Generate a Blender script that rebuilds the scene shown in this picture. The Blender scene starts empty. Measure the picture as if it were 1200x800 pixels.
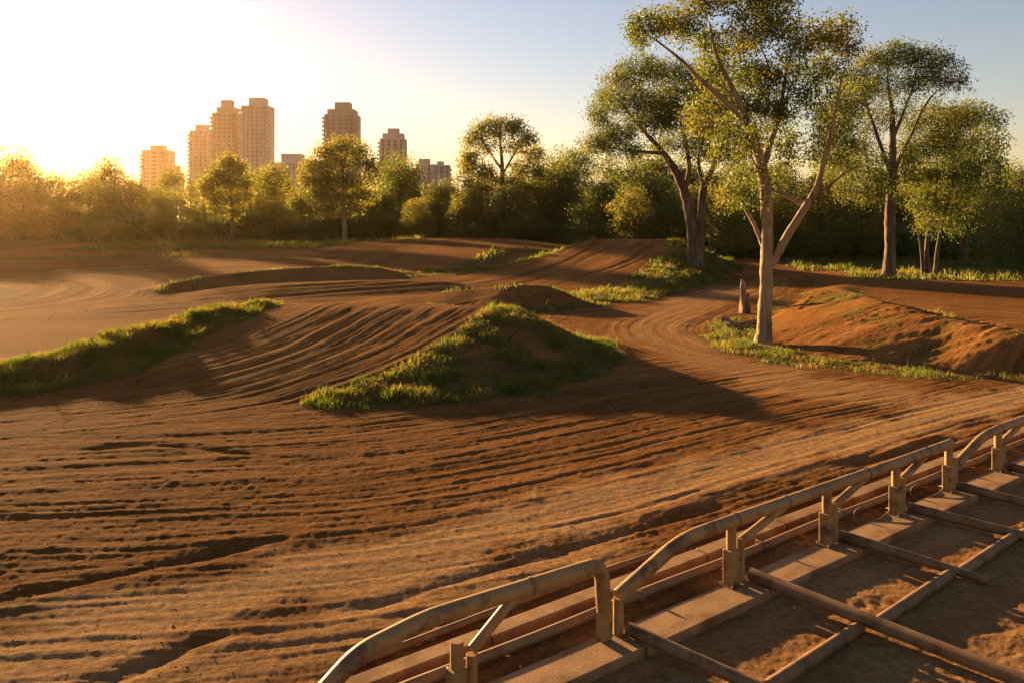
import bpy, math
import numpy as np
from mathutils import Vector, Matrix
from mathutils.geometry import delaunay_2d_cdt

# ------------------------------------------------------------------ camera, sky, sun, exposure
SC = bpy.context.scene
COL = SC.collection
CAM_H, FPX, HY, CX = 5.0, 1000.0, 245.0, 600.0      # eye height (m) and lens in photo pixels
SUN_EL, SUN_AZ = math.radians(7.9), math.radians(-37.0)   # azimuth from +Y towards +X
cd = bpy.data.cameras.new('camera'); cam = bpy.data.objects.new('camera', cd); COL.objects.link(cam)
cam.location = (0, 0, CAM_H); cam.rotation_euler = (math.radians(90), 0, 0)
cd.sensor_width = 36.0; cd.lens = 30.0; cd.shift_y = -(400 - HY) / 1200.0
cd.clip_start = 0.1; cd.clip_end = 6000
SC.camera = cam
W = bpy.data.worlds.new('World'); SC.world = W; W.use_nodes = True
nt = W.node_tree; nt.nodes.clear()
sky = nt.nodes.new('ShaderNodeTexSky'); sky.sky_type = 'NISHITA'; sky.sun_disc = False
sky.sun_elevation = SUN_EL; sky.sun_rotation = SUN_AZ
sky.altitude = 0; sky.air_density = 1.1; sky.dust_density = .2; sky.ozone_density = 1.0
bg = nt.nodes.new('ShaderNodeBackground'); bg.inputs[1].default_value = 0.05
wo = nt.nodes.new('ShaderNodeOutputWorld')
tint = nt.nodes.new('ShaderNodeMix'); tint.data_type = 'RGBA'; tint.blend_type = 'MULTIPLY'; tint.inputs[0].default_value = 1.0
tint.inputs[7].default_value = (.64, .575, .68, 1)     # evening white balance
nt.links.new(sky.outputs[0], tint.inputs[6]); nt.links.new(tint.outputs[2], bg.inputs[0]); nt.links.new(bg.outputs[0], wo.inputs[0])
sd = bpy.data.lights.new('sun', 'SUN'); sun = bpy.data.objects.new('sun', sd); COL.objects.link(sun)
sd.energy = 5.0; sd.angle = math.radians(0.6); sd.color = (1.0, 0.64, 0.28)
SDIR = Vector((math.sin(SUN_AZ) * math.cos(SUN_EL), math.cos(SUN_AZ) * math.cos(SUN_EL), math.sin(SUN_EL)))
sun.rotation_euler = SDIR.to_track_quat('Z', 'Y').to_euler()
SC.view_settings.view_transform = 'Standard'; SC.view_settings.look = 'None'
SC.view_settings.gamma = 1.0; SC.view_settings.use_curve_mapping = False
SC.view_settings.exposure = 2.45
SC.cycles.use_denoising = True
SC.cycles.max_bounces = 8; SC.cycles.diffuse_bounces = 4; SC.cycles.glossy_bounces = 2
SC.cycles.transmission_bounces = 4; SC.cycles.transparent_max_bounces = 4; SC.cycles.volume_bounces = 0
SC.cycles.sample_clamp_indirect = 4.0
HAZE_DENSITY, HAZE_G = 0.000060, 0.87
HAZE_COLOR = (1.0, 0.66, 0.32)

# ------------------------------------------------------------------ helpers
R = np.random.default_rng(7)

def G(px, py, z=0.0):
    D = (CAM_H - z) * FPX / (py - HY)
    return np.array([(px - CX) * D / FPX, D, z])

def at(px, py, D):
    return np.array([(px - CX) * D / FPX, D, CAM_H - (py - HY) * D / FPX])

def hash2(ix, iy, seed):
    h = (ix.astype(np.int64) * 374761393 + iy.astype(np.int64) * 668265263 + seed * 974711) & 0xffffffff
    h = ((h ^ (h >> 13)) * 1274126177) & 0xffffffff
    return ((h ^ (h >> 16)) & 0xffff) / 32767.5 - 1.0

def vnoise(x, y, seed=0):
    xi = np.floor(x); yi = np.floor(y); fx = x - xi; fy = y - yi
    xi = xi.astype(np.int64); yi = yi.astype(np.int64)
    u = fx * fx * (3 - 2 * fx); v = fy * fy * (3 - 2 * fy)
    a = hash2(xi, yi, seed); b = hash2(xi + 1, yi, seed); c = hash2(xi, yi + 1, seed); d = hash2(xi + 1, yi + 1, seed)
    return (a * (1 - u) + b * u) * (1 - v) + (c * (1 - u) + d * u) * v

def fbm(x, y, o=4, seed=0, gain=0.5):
    s = np.zeros_like(x); a = 1.0; n = 0
    for k in range(o):
        s += a * vnoise(x * 2 ** k + 17.3 * k, y * 2 ** k - 9.1 * k, seed + k); n += a; a *= gain
    return s / n

def sstep(a, b, x):
    t = np.clip((x - a) / (b - a), 0, 1); return t * t * (3 - 2 * t)

def pip(poly, x, y):
    inside = np.zeros(x.shape, bool); n = len(poly)
    for i in range(n):
        x1, y1 = poly[i]; x2, y2 = poly[(i + 1) % n]
        if y1 == y2: continue
        c = ((y1 > y) != (y2 > y)) & (x < (x2 - x1) * (y - y1) / (y2 - y1) + x1)
        inside ^= c
    return inside

def polydist(P, X, Y):
    """signed lateral distance t and length s along polyline P (world xy)"""
    best = np.full(X.shape, 1e9); T = np.zeros(X.shape); S = np.zeros(X.shape); acc = 0.0
    for i in range(len(P) - 1):
        a = P[i]; b = P[i + 1]; d = b - a; L = np.hypot(*d)
        if L < 1e-6: continue
        d = d / L
        rx = X - a[0]; ry = Y - a[1]
        s = rx * d[0] + ry * d[1]; sc = s.copy()
        sc = np.clip(sc, 0, L)
        dx = rx - sc * d[0]; dy = ry - sc * d[1]
        dist = np.hypot(dx, dy); t = rx * d[1] - ry * d[0]
        m = dist < best
        best = np.where(m, dist, best); T = np.where(m, np.sign(t) * dist, T); S = np.where(m, acc + sc, S)
        acc += L
    return best, T, S

def catmull(P, n=8):
    P = np.asarray(P, float); out = []
    Q = np.vstack([2 * P[0] - P[1], P, 2 * P[-1] - P[-2]])
    for i in range(1, len(Q) - 2):
        p0, p1, p2, p3 = Q[i - 1], Q[i], Q[i + 1], Q[i + 2]
        for t in np.linspace(0, 1, n, endpoint=False):
            out.append(0.5 * (2 * p1 + (p2 - p0) * t + (2 * p0 - 5 * p1 + 4 * p2 - p3) * t * t + (3 * p1 - p0 - 3 * p2 + p3) * t ** 3))
    out.append(P[-1]); return np.array(out)

def mesh_np(name, V, F, mat=None, smooth=False, attrs=None):
    """V (n,3), F (m,k) with equal corner count"""
    me = bpy.data.meshes.new(name)
    V = np.ascontiguousarray(V, np.float32); F = np.ascontiguousarray(F, np.int32)
    m, k = F.shape
    me.vertices.add(len(V)); me.vertices.foreach_set('co', V.ravel())
    me.loops.add(m * k); me.loops.foreach_set('vertex_index', F.ravel())
    me.polygons.add(m); me.polygons.foreach_set('loop_start', np.arange(0, m * k, k, dtype=np.int32))
    try: me.polygons.foreach_set('loop_total', np.full(m, k, np.int32))
    except Exception: pass
    if smooth: me.polygons.foreach_set('use_smooth', np.ones(m, bool))
    me.update(calc_edges=True)
    if attrs:
        for an, av in attrs.items():
            at_ = me.attributes.new(an, 'FLOAT_COLOR', 'POINT')
            at_.data.foreach_set('color', np.ascontiguousarray(av, np.float32).ravel())
    if mat: me.materials.append(mat)
    return me

def link(name, me, parent=None, loc=None):
    o = bpy.data.objects.new(name, me); COL.objects.link(o)
    if parent: o.parent = parent
    if loc is not None: o.location = loc
    return o

def tag(o, label=None, cat=None, group=None, kind=None):
    if label: o['label'] = label
    if cat: o['category'] = cat
    if group: o['group'] = group
    if kind: o['kind'] = kind
    return o

def empty(name, loc=(0, 0, 0), rz=0.0):
    o = bpy.data.objects.new(name, None); COL.objects.link(o); o.location = loc; o.rotation_euler = (0, 0, rz); return o

class MB:
    """collects quads and triangles (padded) for one mesh"""
    def __init__(s): s.V = []; s.F = []; s.n = 0
    def add(s, V, F):
        s.V.append(np.asarray(V, float)); s.F += [tuple(i + s.n for i in f) for f in F]; s.n += len(V)
    def box(s, c, size, rz=0.0, bev=0.0):
        hx, hy, hz = np.array(size) / 2.0
        b = min(bev, hx * .9, hy * .9, hz * .9)
        ca, sa = math.cos(rz), math.sin(rz)
        if b <= 0:
            V = [(x, y, z) for z in (-hz, hz) for x, y in ((-hx, -hy), (hx, -hy), (hx, hy), (-hx, hy))]
            F = [(0, 3, 2, 1), (4, 5, 6, 7), (0, 1, 5, 4), (1, 2, 6, 5), (2, 3, 7, 6), (3, 0, 4, 7)]
        else:
            rings = []
            def oct_(z, ix):
                X, Y = hx - ix, hy - ix
                return [(-X + b, -Y, z), (X - b, -Y, z), (X, -Y + b, z), (X, Y - b, z), (X - b, Y, z), (-X + b, Y, z), (-X, Y - b, z), (-X, -Y + b, z)]
            V = oct_(-hz, b * .9) + oct_(-hz + b, 0) + oct_(hz - b, 0) + oct_(hz, b * .9)
            F = [tuple(range(7, -1, -1)), tuple(range(24, 32))]
            for r in range(3):
                for i in range(8):
                    j = (i + 1) % 8; F.append((r * 8 + i, r * 8 + j, r * 8 + 8 + j, r * 8 + 8 + i))
        V = np.array(V); X = V[:, 0] * ca - V[:, 1] * sa + c[0]; Y = V[:, 0] * sa + V[:, 1] * ca + c[1]
        s.add(np.c_[X, Y, V[:, 2] + c[2]], F)
    def tube(s, P, rad, sides=10, caps=True):
        P = np.asarray(P, float); n = len(P); rad = np.broadcast_to(np.asarray(rad, float), (n,))
        V, F = tube_np(P, rad, sides)
        F = [tuple(f) for f in F]
        if caps:
            F.append(tuple(range(sides - 1, -1, -1))); F.append(tuple(range((n - 1) * sides, n * sides)))
        s.add(V, F)
    def build(s, name, mat, parent=None, smooth=False, loc=None):
        me = bpy.data.meshes.new(name)
        me.from_pydata(np.vstack(s.V).tolist(), [], s.F); me.materials.append(mat)
        if smooth:
            me.polygons.foreach_set('use_smooth', np.ones(len(me.polygons), bool))
            try: me.set_sharp_from_angle(angle=math.radians(40))
            except Exception: pass
        return link(name, me, parent, loc)

def tube_np(P, rad, sides):
    n = len(P)
    T = np.gradient(P, axis=0); T /= np.linalg.norm(T, axis=1, keepdims=True) + 1e-9
    ref = np.array([0.0, 0, 1.0]) if abs(T[0][2]) < 0.9 else np.array([1.0, 0, 0])
    U = np.zeros_like(P); u = np.cross(ref, T[0]); u /= np.linalg.norm(u)
    for i in range(n):
        u = u - T[i] * (u @ T[i]); u /= np.linalg.norm(u) + 1e-9; U[i] = u
    Vv = np.cross(T, U)
    a = np.linspace(0, 2 * np.pi, sides, endpoint=False)
    V = P[:, None, :] + rad[:, None, None] * (np.cos(a)[None, :, None] * U[:, None, :] + np.sin(a)[None, :, None] * Vv[:, None, :])
    i = np.arange(n - 1)[:, None] * sides; j = np.arange(sides)[None, :]; k = (j + 1) % sides
    F = np.stack([i + j, i + k, i + sides + k, i + sides + j], -1).reshape(-1, 4)
    return V.reshape(-1, 3), F

# ------------------------------------------------------------------ materials
def new_mat(name):
    m = bpy.data.materials.new(name); m.use_nodes = True
    n = m.node_tree; n.nodes.clear(); out = n.nodes.new('ShaderNodeOutputMaterial')
    return m, n, out

def N(n, t, **kw):
    nd = n.nodes.new(t)
    for k, v in kw.items():
        if k.startswith('i_'): nd.inputs[k[2:].replace('_', ' ')].default_value = v
        else: setattr(nd, k, v)
    return nd

def mixc(n, fac, a, b, mode='MIX'):
    m = n.nodes.new('ShaderNodeMix'); m.data_type = 'RGBA'; m.blend_type = mode
    for s, v in ((0, fac), (6, a), (7, b)):
        if hasattr(v, 'is_linked') or isinstance(v, bpy.types.NodeSocket): n.links.new(v, m.inputs[s])
        else: m.inputs[s].default_value = v if s == 0 else tuple(v) + (1,) * (4 - len(v))
    return m.outputs[2]

def mrange(n, v, a, b, c=0.0, d=1.0):
    m = n.nodes.new('ShaderNodeMapRange'); n.links.new(v, m.inputs[0])
    for i, x in enumerate((a, b, c, d)): m.inputs[i + 1].default_value = x
    return m.outputs[0]

def noise(n, vec, scale, detail=4, rough=0.55):
    t = n.nodes.new('ShaderNodeTexNoise'); t.inputs['Scale'].default_value = scale
    t.inputs['Detail'].default_value = detail; t.inputs['Roughness'].default_value = rough
    if vec is not None: n.links.new(vec, t.inputs['Vector'])
    return t.outputs[0]

def surf_mat(name, base, var, scale=3.0, rough=0.8, bump=0.3, bscale=40, grime=None, gscale=1.2, spec=0.3, metallic=0.0, bdist=0.01):
    m, n, out = new_mat(name)
    tc = N(n, 'ShaderNodeTexCoord').outputs['Object']
    c = mixc(n, mrange(n, noise(n, tc, scale, 6), .3, .7), base, var)
    if grime: c = mixc(n, mrange(n, noise(n, tc, gscale, 8, .7), .50, .62), c, grime)
    p = N(n, 'ShaderNodeBsdfPrincipled', i_Roughness=rough, i_Metallic=metallic)
    p.inputs['Specular IOR Level'].default_value = spec
    n.links.new(c, p.inputs['Base Color'])
    b = N(n, 'ShaderNodeBump', i_Strength=bump, i_Distance=bdist)
    n.links.new(noise(n, tc, bscale, 5), b.inputs['Height']); n.links.new(b.outputs[0], p.inputs['Normal'])
    n.links.new(p.outputs[0], out.inputs[0])
    return m

def leaf_mat(name, c1, c2, c3, trans=0.45, tv=1.8, ns=.5, lo=.42, hi=.68):
    m, n, out = new_mat(name)
    geo = N(n, 'ShaderNodeNewGeometry')
    c = mixc(n, mrange(n, geo.outputs['Random Per Island'], 0, 1), c1, c2)
    tc = N(n, 'ShaderNodeTexCoord').outputs['Object']
    c = mixc(n, mrange(n, noise(n, tc, ns, 3), lo, hi), c, c3)
    d = N(n, 'ShaderNodeBsdfPrincipled', i_Roughness=.55); d.inputs['Specular IOR Level'].default_value = .35
    t = N(n, 'ShaderNodeBsdfTranslucent'); mx = N(n, 'ShaderNodeMixShader'); mx.inputs[0].default_value = trans
    n.links.new(c, d.inputs['Base Color'])
    hs = N(n, 'ShaderNodeHueSaturation', i_Saturation=1.15, i_Value=tv); n.links.new(c, hs.inputs['Color'])
    n.links.new(hs.outputs[0], t.inputs['Color'])
    n.links.new(d.outputs[0], mx.inputs[1]); n.links.new(t.outputs[0], mx.inputs[2]); n.links.new(mx.outputs[0], out.inputs[0])
    return m

def bark_mat(name, c1, c2, patch, stretch=(6, 6, 1.2)):
    m, n, out = new_mat(name)
    tc = N(n, 'ShaderNodeTexCoord').outputs['Object']
    mp = N(n, 'ShaderNodeMapping'); mp.inputs['Scale'].default_value = stretch; n.links.new(tc, mp.inputs[0])
    f = noise(n, mp.outputs[0], 1.5, 7, .6)
    c = mixc(n, mrange(n, f, .35, .65), c1, c2)
    c = mixc(n, mrange(n, noise(n, mp.outputs[0], .5, 3), .52, .62), c, patch)
    p = N(n, 'ShaderNodeBsdfPrincipled', i_Roughness=.85); p.inputs['Specular IOR Level'].default_value = .2
    n.links.new(c, p.inputs['Base Color'])
    b = N(n, 'ShaderNodeBump', i_Strength=.6, i_Distance=.03); n.links.new(f, b.inputs['Height'])
    n.links.new(b.outputs[0], p.inputs['Normal']); n.links.new(p.outputs[0], out.inputs[0])
    return m

M = {}
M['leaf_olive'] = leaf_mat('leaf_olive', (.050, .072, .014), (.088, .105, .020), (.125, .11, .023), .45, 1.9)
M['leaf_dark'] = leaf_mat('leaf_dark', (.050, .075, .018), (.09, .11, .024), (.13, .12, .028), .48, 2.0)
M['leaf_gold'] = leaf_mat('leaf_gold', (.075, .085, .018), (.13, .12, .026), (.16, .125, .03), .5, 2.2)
M['bark_pale'] = bark_mat('bark_pale', (.31, .215, .115), (.21, .14, .07), (.12, .075, .04))
M['bark_brown'] = bark_mat('bark_brown', (.12, .074, .045), (.075, .045, .028), (.17, .11, .07))
M['grass'] = leaf_mat('grass_blade', (.048, .072, .012), (.10, .115, .018), (.16, .12, .036), .48, 2.0, 1.1, .42, .62)
M['steel'] = surf_mat('painted_steel', (.33, .185, .058), (.24, .13, .042), 5, .58, .4, 60, (.12, .06, .024), 2.2, .35, 0, .003)
M['steel_post'] = surf_mat('painted_post', (.32, .19, .062), (.22, .125, .042), 7, .6, .5, 35, (.10, .05, .022), 3.5, .25, 0, .004)
M['rust_steel'] = surf_mat('rusty_steel', (.17, .092, .040), (.23, .13, .058), 6, .65, .4, 50, (.09, .045, .02), 2, .25, 0, .004)
M['concrete'] = surf_mat('weathered_concrete', (.34, .19, .082), (.22, .118, .048), 3, .95, .7, 45, (.16, .074, .025), 1.1, .2, 0, .006)
M['wood_dead'] = bark_mat('dead_wood', (.28, .18, .11), (.15, .09, .055), (.09, .055, .035))
M['tower_wall'] = surf_mat('tower_wall', (.38, .30, .25), (.34, .27, .22), .05, .9, .0, 1)
M['tower_pale'] = surf_mat('tower_pale', (.52, .43, .37), (.46, .38, .32), .05, .9, .0, 1)
def glass_mat():
    m, n, out = new_mat('tower_glass')
    tc = N(n, 'ShaderNodeTexCoord').outputs['Object']; sx = N(n, 'ShaderNodeSeparateXYZ'); n.links.new(tc, sx.inputs[0])
    dv = N(n, 'ShaderNodeMath', operation='DIVIDE'); n.links.new(sx.outputs[2], dv.inputs[0]); dv.inputs[1].default_value = 2.75
    fr = N(n, 'ShaderNodeMath', operation='FRACT'); n.links.new(dv.outputs[0], fr.inputs[0])
    gt = N(n, 'ShaderNodeMath', operation='GREATER_THAN'); n.links.new(fr.outputs[0], gt.inputs[0]); gt.inputs[1].default_value = .48
    p = N(n, 'ShaderNodeBsdfPrincipled', i_Roughness=.4); n.links.new(mixc(n, gt.outputs[0], (.31, .23, .18), (.16, .115, .09)), p.inputs['Base Color'])
    n.links.new(p.outputs[0], out.inputs[0]); return m
M['tower_glass'] = glass_mat()

# ------------------------------------------------------------------ terrain heights
chains = []
def ch(*p): chains.append([G(*q) for q in p])
def chw(*p): chains.append([np.array(q, float) for q in p])
# big ramp nearest the camera
ch((322, 355, 1.26), (400, 359.5, 1.38), (500, 361, 1.46), (550, 361.5, 1.50), (590, 362.5, 1.52), (616, 366, 1.42), (634, 376, 1.2))
chw((-10.2, 36, .9), (-6.6, 33.8, 1.3), (-3.4, 32.6, 1.40), (-.2, 31.6, 1.42), (.8, 30.5, 1.2))
ch((590, 362.5, 1.52), (540, 392, 1.05), (480, 425, .62), (430, 450, .3), (385, 472, .02))
ch((385, 474, 0), (480, 475, 0), (560, 469, 0), (640, 456, 0), (697, 433, 0), (712, 420, 0))
chw((2.9, 31.5, 0), (.6, 34.8, 0), (-3, 37.6, 0), (-7, 39.4, 0), (-10.5, 39.4, 0))
ch((-80, 458, 0), (0, 456, 0), (150, 446, .03), (250, 459, .02), (300, 468, .0), (385, 474, 0))
ch((250, 402, .54), (330, 402, .66), (430, 402, .76), (500, 392, .98))
# grassy bank at its left
ch((-120, 440, .5), (0, 428, .5), (100, 414, .6), (165, 390, .85), (200, 373, 1.05), (260, 358, 1.27), (322, 355, 1.26))
chw((-24, 27, .05), (-17, 28.8, 0), (-14.5, 31.5, 0), (-14.5, 34, 0), (-13, 37, 0), (-10.5, 39.4, 0))
ch((0, 452, .08), (110, 436, .1), (190, 405, .4), (250, 384, .8))
# low roller on the middle track
chw((-17, 50.5, .35), (-13.8, 51.5, .55), (-8, 53, .6), (-4.3, 53.5, .5), (-2.2, 53, .1))
chw((-18, 46, 0), (-14, 46.5, 0), (-9, 48, 0), (-4, 49.5, 0)); chw((-18, 56, 0.1), (-12, 58, .1), (-4, 58.5, .05))
# small jump behind the big one
chw((-5, 46.4, .35), (-2.2, 45.8, .75), (0, 45, 1.08), (1.85, 45, 1.05), (3.1, 45.2, .5))
chw((-6.6, 43.4, 0), (-4.2, 42.7, 0), (-1.6, 41.6, 0), (1.6, 41.8, 0), (4.2, 44.2, 0), (3.5, 46.8, 0), (0, 48.2, .05), (-4, 49.5, 0))
# hairpin berm
ch((188, 338, .3), (214, 328, .62), (260, 320, .8), (320, 314, .88), (400, 309, .92), (440, 311, .8), (472, 320, .15))
chw((-20.2, 48.6, 0), (-19.3, 52.2, 0), (-18.3, 55.2, 0), (-15.8, 58.6, 0), (-12.2, 62, 0), (-9.6, 62.2, 0), (-7.6, 63, 0))
chw((-23.2, 50.5, 0), (-23, 54, .05), (-21.5, 58, .1), (-18, 62.4, .15), (-13, 66.4, .2), (-9, 66.4, .15))
# big far ramp on the right
chw((-3.4, 57.5, 0), (2.1, 53.8, 0), (5.1, 51.2, 0), (6.8, 53.4, .3), (8.8, 58.6, .9), (12.0, 66, 1.8), (13.9, 72.9, 2.45))
ch((690, 279, 2.5), (740, 278.4, 2.52), (790, 280, 2.45))
ch((545, 321, .1), (570, 316, .5), (620, 303, 1.15), (650, 293, 1.7), (690, 279, 2.5))
chw((5.5, 80, .6), (10, 80.5, .6), (15, 80, .5))
chw((-4.6, 65.5, 0), (-2.2, 67.6, .15), (.8, 69.8, .2), (3.4, 73.6, .7), (4.8, 77, .6))
# bank with the leaning tree
chw((13.9, 72.9, 2.45), (14.8, 66, 1.7), (13.2, 61.2, .95), (10.6, 56, .6), (7.2, 51.4, .15))
chw((18.6, 75, .3), (18.4, 69.5, 0), (16.4, 62.5, 0), (13, 56, 0), (10.7, 53, 0), (6.9, 48, 0))
# far table with a shaded face
ch((430, 283, 1.4), (520, 278.3, 1.55), (600, 279.5, 1.5)); chw((-16, 108, .4), (-8, 112, .4), (2, 108, .4))
ch((545, 308, .5), (575, 299, 1.0), (600, 291, 1.5), (638, 291, 1.5)); 
chw((-13, 78, .05), (-6.7, 67.2, 0), (-3.5, 69, 0), (0, 71.8, .1))
chw((-22, 74, .1), (-16, 76, .1), (-13, 78, .05))
# right-hand berm with the hollow behind it
ch((962, 338, 1.22), (1000, 342, 1.36), (1050, 355, 1.36), (1100, 368, 1.34), (1150, 378, 1.32), (1200, 386, 1.30), (1300, 403, 1.25), (1500, 418, 1.2))
ch((880, 394, 0.02), (905, 399, .03), (950, 415, 0), (1000, 424, 0), (1100, 433, 0), (1200, 443, 0), (1290, 459, 0), (1500, 486, 0))
chw((11.0, 37.5, 0), (13.2, 41.5, 0), (15.6, 46, .05), (17.4, 50.5, .15), (20, 56, .25), (22, 62, .2))
chw((16.8, 43.5, .8), (18.8, 49, .62), (22, 54, .5))
chw((20.8, 29, .35), (18.7, 32, .38), (17.7, 36, .42), (17.5, 40, .5), (18.4, 45, .5), (20.5, 49, .48))
chw((33, 27, .4), (34, 40, .45), (34, 52, .45)); chw((24, 62.5, .3), (30, 64, .35), (40, 64, .35))
chw((25.6, 57.5, .4), (30, 57.5, .4), (40, 56, .4))
# edges of the flat land
chw((-60, 0, 0), (60, 0, 0)); chw((-60, 14, 0), (-20, 14, 0), (20, 14, 0), (60, 14, 0)); chw((-60, 20, 0), (-30, 21, 0)); chw((24, 20, 0), (60, 20, 0))
chw((-60, 40, 0), (-40, 40, 0)); chw((-60, 88, .15), (-30, 88, .1), (-20, 88, .1)); chw((20, 84, .1), (40, 84, .2), (60, 84, .3))
chw((-60, 140, .5), (0, 140, .5), (60, 140, .5)); chw((-42, 98, .8), (-32, 100, .8), (-22, 101, .9), (-15.5, 103, 1.2)); chw((-60, 60, 0), (-34, 64, 0))
pts = []; edges = []
for c in chains:
    for i, p in enumerate(c):
        pts.append(p)
        if i: edges.append((len(pts) - 2, len(pts) - 1))
P3 = np.array(pts)
vo, eo, fo, ov, oe, of = delaunay_2d_cdt([Vector((p[0], p[1])) for p in P3], edges, [], 0, 1e-4)
vz = []
for i, v in enumerate(vo):
    if ov[i]: vz.append(np.mean([P3[k][2] for k in ov[i]]))
    else:   # a crossing of two chains: nearest sample on an edge
        best = (1e9, 0)
        for a, b in edges:
            A = P3[a]; B = P3[b]; d = B[:2] - A[:2]; t = np.clip(((np.array(v) - A[:2]) @ d) / (d @ d + 1e-9), 0, 1)
            q = A + (B - A) * t; dist = np.hypot(*(q[:2] - np.array(v)))
            if dist < best[0]: best = (dist, q[2])
        vz.append(best[1])
GX0, GY0, GS = -60.0, 0.0, 0.2
gw, gh = 601, 701
gx = GX0 + np.arange(gw) * GS; gy = GY0 + np.arange(gh) * GS
GZ = np.zeros((gh, gw))
for f in fo:
    for k in range(1, len(f) - 1):
        a, b, c = f[0], f[k], f[k + 1]
        A, B, C_ = np.array(vo[a]), np.array(vo[b]), np.array(vo[c])
        i0, i1 = int(max(0, (min(A[0], B[0], C_[0]) - GX0) / GS)), int(min(gw - 1, (max(A[0], B[0], C_[0]) - GX0) / GS + 1))
        j0, j1 = int(max(0, (min(A[1], B[1], C_[1]) - GY0) / GS)), int(min(gh - 1, (max(A[1], B[1], C_[1]) - GY0) / GS + 1))
        XX, YY = np.meshgrid(gx[i0:i1 + 1], gy[j0:j1 + 1])
        det = (B[1] - C_[1]) * (A[0] - C_[0]) + (C_[0] - B[0]) * (A[1] - C_[1])
        if abs(det) < 1e-9: continue
        l1 = ((B[1] - C_[1]) * (XX - C_[0]) + (C_[0] - B[0]) * (YY - C_[1])) / det
        l2 = ((C_[1] - A[1]) * (XX - C_[0]) + (A[0] - C_[0]) * (YY - C_[1])) / det
        l3 = 1 - l1 - l2; m = (l1 >= -1e-6) & (l2 >= -1e-6) & (l3 >= -1e-6)
        sub = GZ[j0:j1 + 1, i0:i1 + 1]
        sub[m] = (l1 * vz[a] + l2 * vz[b] + l3 * vz[c])[m]
def blur(Z, sig):
    r = int(3 * sig); k = np.exp(-np.arange(-r, r + 1) ** 2 / (2 * sig * sig)); k /= k.sum()
    Zp = np.pad(Z, ((r, r), (0, 0)), 'edge'); Z = sum(k[i] * Zp[i:i + Z.shape[0]] for i in range(2 * r + 1))
    Zp = np.pad(Z, ((0, 0), (r, r)), 'edge'); return sum(k[i] * Zp[:, i:i + Z.shape[1]] for i in range(2 * r + 1))
GZ1 = blur(GZ, 1.5); GZ2 = blur(GZ, 4.0)
yy = sstep(40, 80, gy)[:, None]
GZ = GZ1 * (1 - yy * .5) + GZ2 * yy * .5

def bil(A, X, Y):
    fx = np.clip((X - GX0) / GS, 0, gw - 1.001); fy = np.clip((Y - GY0) / GS, 0, gh - 1.001)
    i = fx.astype(int); j = fy.astype(int); u = fx - i; v = fy - j
    return (A[j, i] * (1 - u) + A[j, i + 1] * u) * (1 - v) + (A[j + 1, i] * (1 - u) + A[j + 1, i + 1] * u) * v

# ------------------------------------------------------------------ where grass grows (world grid)
GXX, GYY = np.meshgrid(gx, gy)
dd = np.maximum(GYY, .5)
PXg = CX + FPX * GXX / dd; PYg = HY + (CAM_H - GZ) * FPX / dd
GRASS = np.zeros((gh, gw)); TALL = np.full((gh, gw), .16); DRY = np.full((gh, gw), .25)
def grass(poly, d0, d1, amt, tall=.16, dry=.25):
    m = pip(poly, PXg, PYg) & (GYY > d0) & (GYY < d1)
    GRASS[m] = np.maximum(GRASS[m], amt); TALL[m] = tall; DRY[m] = dry
def grass_line(P, w, amt, tall=.16, dry=.25):
    d, t, s = polydist([np.array(p[:2]) for p in P], GXX, GYY)
    m = d < w * (1 + .5 * vnoise(GXX * .9, GYY * .9, 5))
    GRASS[m] = np.maximum(GRASS[m], amt); TALL[m] = tall; DRY[m] = dry
# face of the big jump, bank, berm, island, far verge
grass([(385, 478), (480, 478), (570, 474), (650, 460), (716, 432), (716, 408), (664, 384), (630, 366), (590, 358), (545, 385), (500, 408), (450, 436)], 20, 33, .55, .08, .15)
grass([(560, 410), (590, 372), (625, 376), (660, 398), (668, 425), (620, 440)], 24, 33, 0.0)
m_ = pip([(555, 420), (588, 374), (630, 380), (668, 404), (660, 424), (610, 446)], PXg, PYg) & (GYY > 23) & (GYY < 31); GRASS[m_] = .40
grass_line([G(590, 362.5, 1.52), G(540, 392, 1.05), G(480, 425, .62), G(430, 450, .3), G(385, 472, .02)], .26, .62, .10, .45)
grass_line([G(480, 473, 0), G(560, 467, 0), G(640, 454, 0), G(697, 431, 0), G(712, 418, 0), (2.9, 31.5)], .5, .8, .17, .1)
grass_line([(-24, 24.2), G(0, 433, .45), G(100, 418, .55), G(165, 394, .8), G(200, 377, 1.0), G(245, 362, 1.3)], 1.45, 1.0, .22, .22)
grass_line([(-24, 22.9), G(-10, 447, .12), G(100, 434, .2), G(190, 402, .45), G(235, 380, .85)], .8, .8, .16, .12)
grass_line([G(240, 362, 1.3), G(275, 358, 1.3), G(312, 356, 1.2)], .6, .7, .13, .6)
grass_line([(-5, 46.4), (-2.2, 45.6), (0, 44.8), (1.85, 44.8), (3.1, 45)], .4, .5, .14, .5)
grass_line([(-6.6, 43.2), (-4.2, 42.6), (-1.6, 41.5), (1.6, 41.6), (4.2, 44)], .7, .5, .14, .4)
grass_line([G(188, 338, .3), G(214, 328, .62), G(260, 320, .8), G(320, 314, .88), G(400, 309, .92), G(440, 311, .8), G(472, 320, .15)], .35, .5, .12, .4)
grass_line([(-7.6, 63), (-4.4, 64.2), (-2.6, 63.6), G(570, 316, .5), G(620, 303, 1.15), G(650, 293, 1.7), G(690, 279, 2.5)], .55, .6, .2, .4)
grass_line([G(545, 308, .5), G(575, 299, 1.0), G(600, 291, 1.5), G(638, 291, 1.5)], 1.2, .7, .2, .3)
grass_line([(-6.7, 67), (-3.5, 69.4), (-.5, 71.8)], 1.2, .6, .2, .3)
grass_line([(-48, 97), (-36, 98), (-28, 99), (-20, 101), (-16, 102.5)], 4.0, .7, .35, .45)
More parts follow.
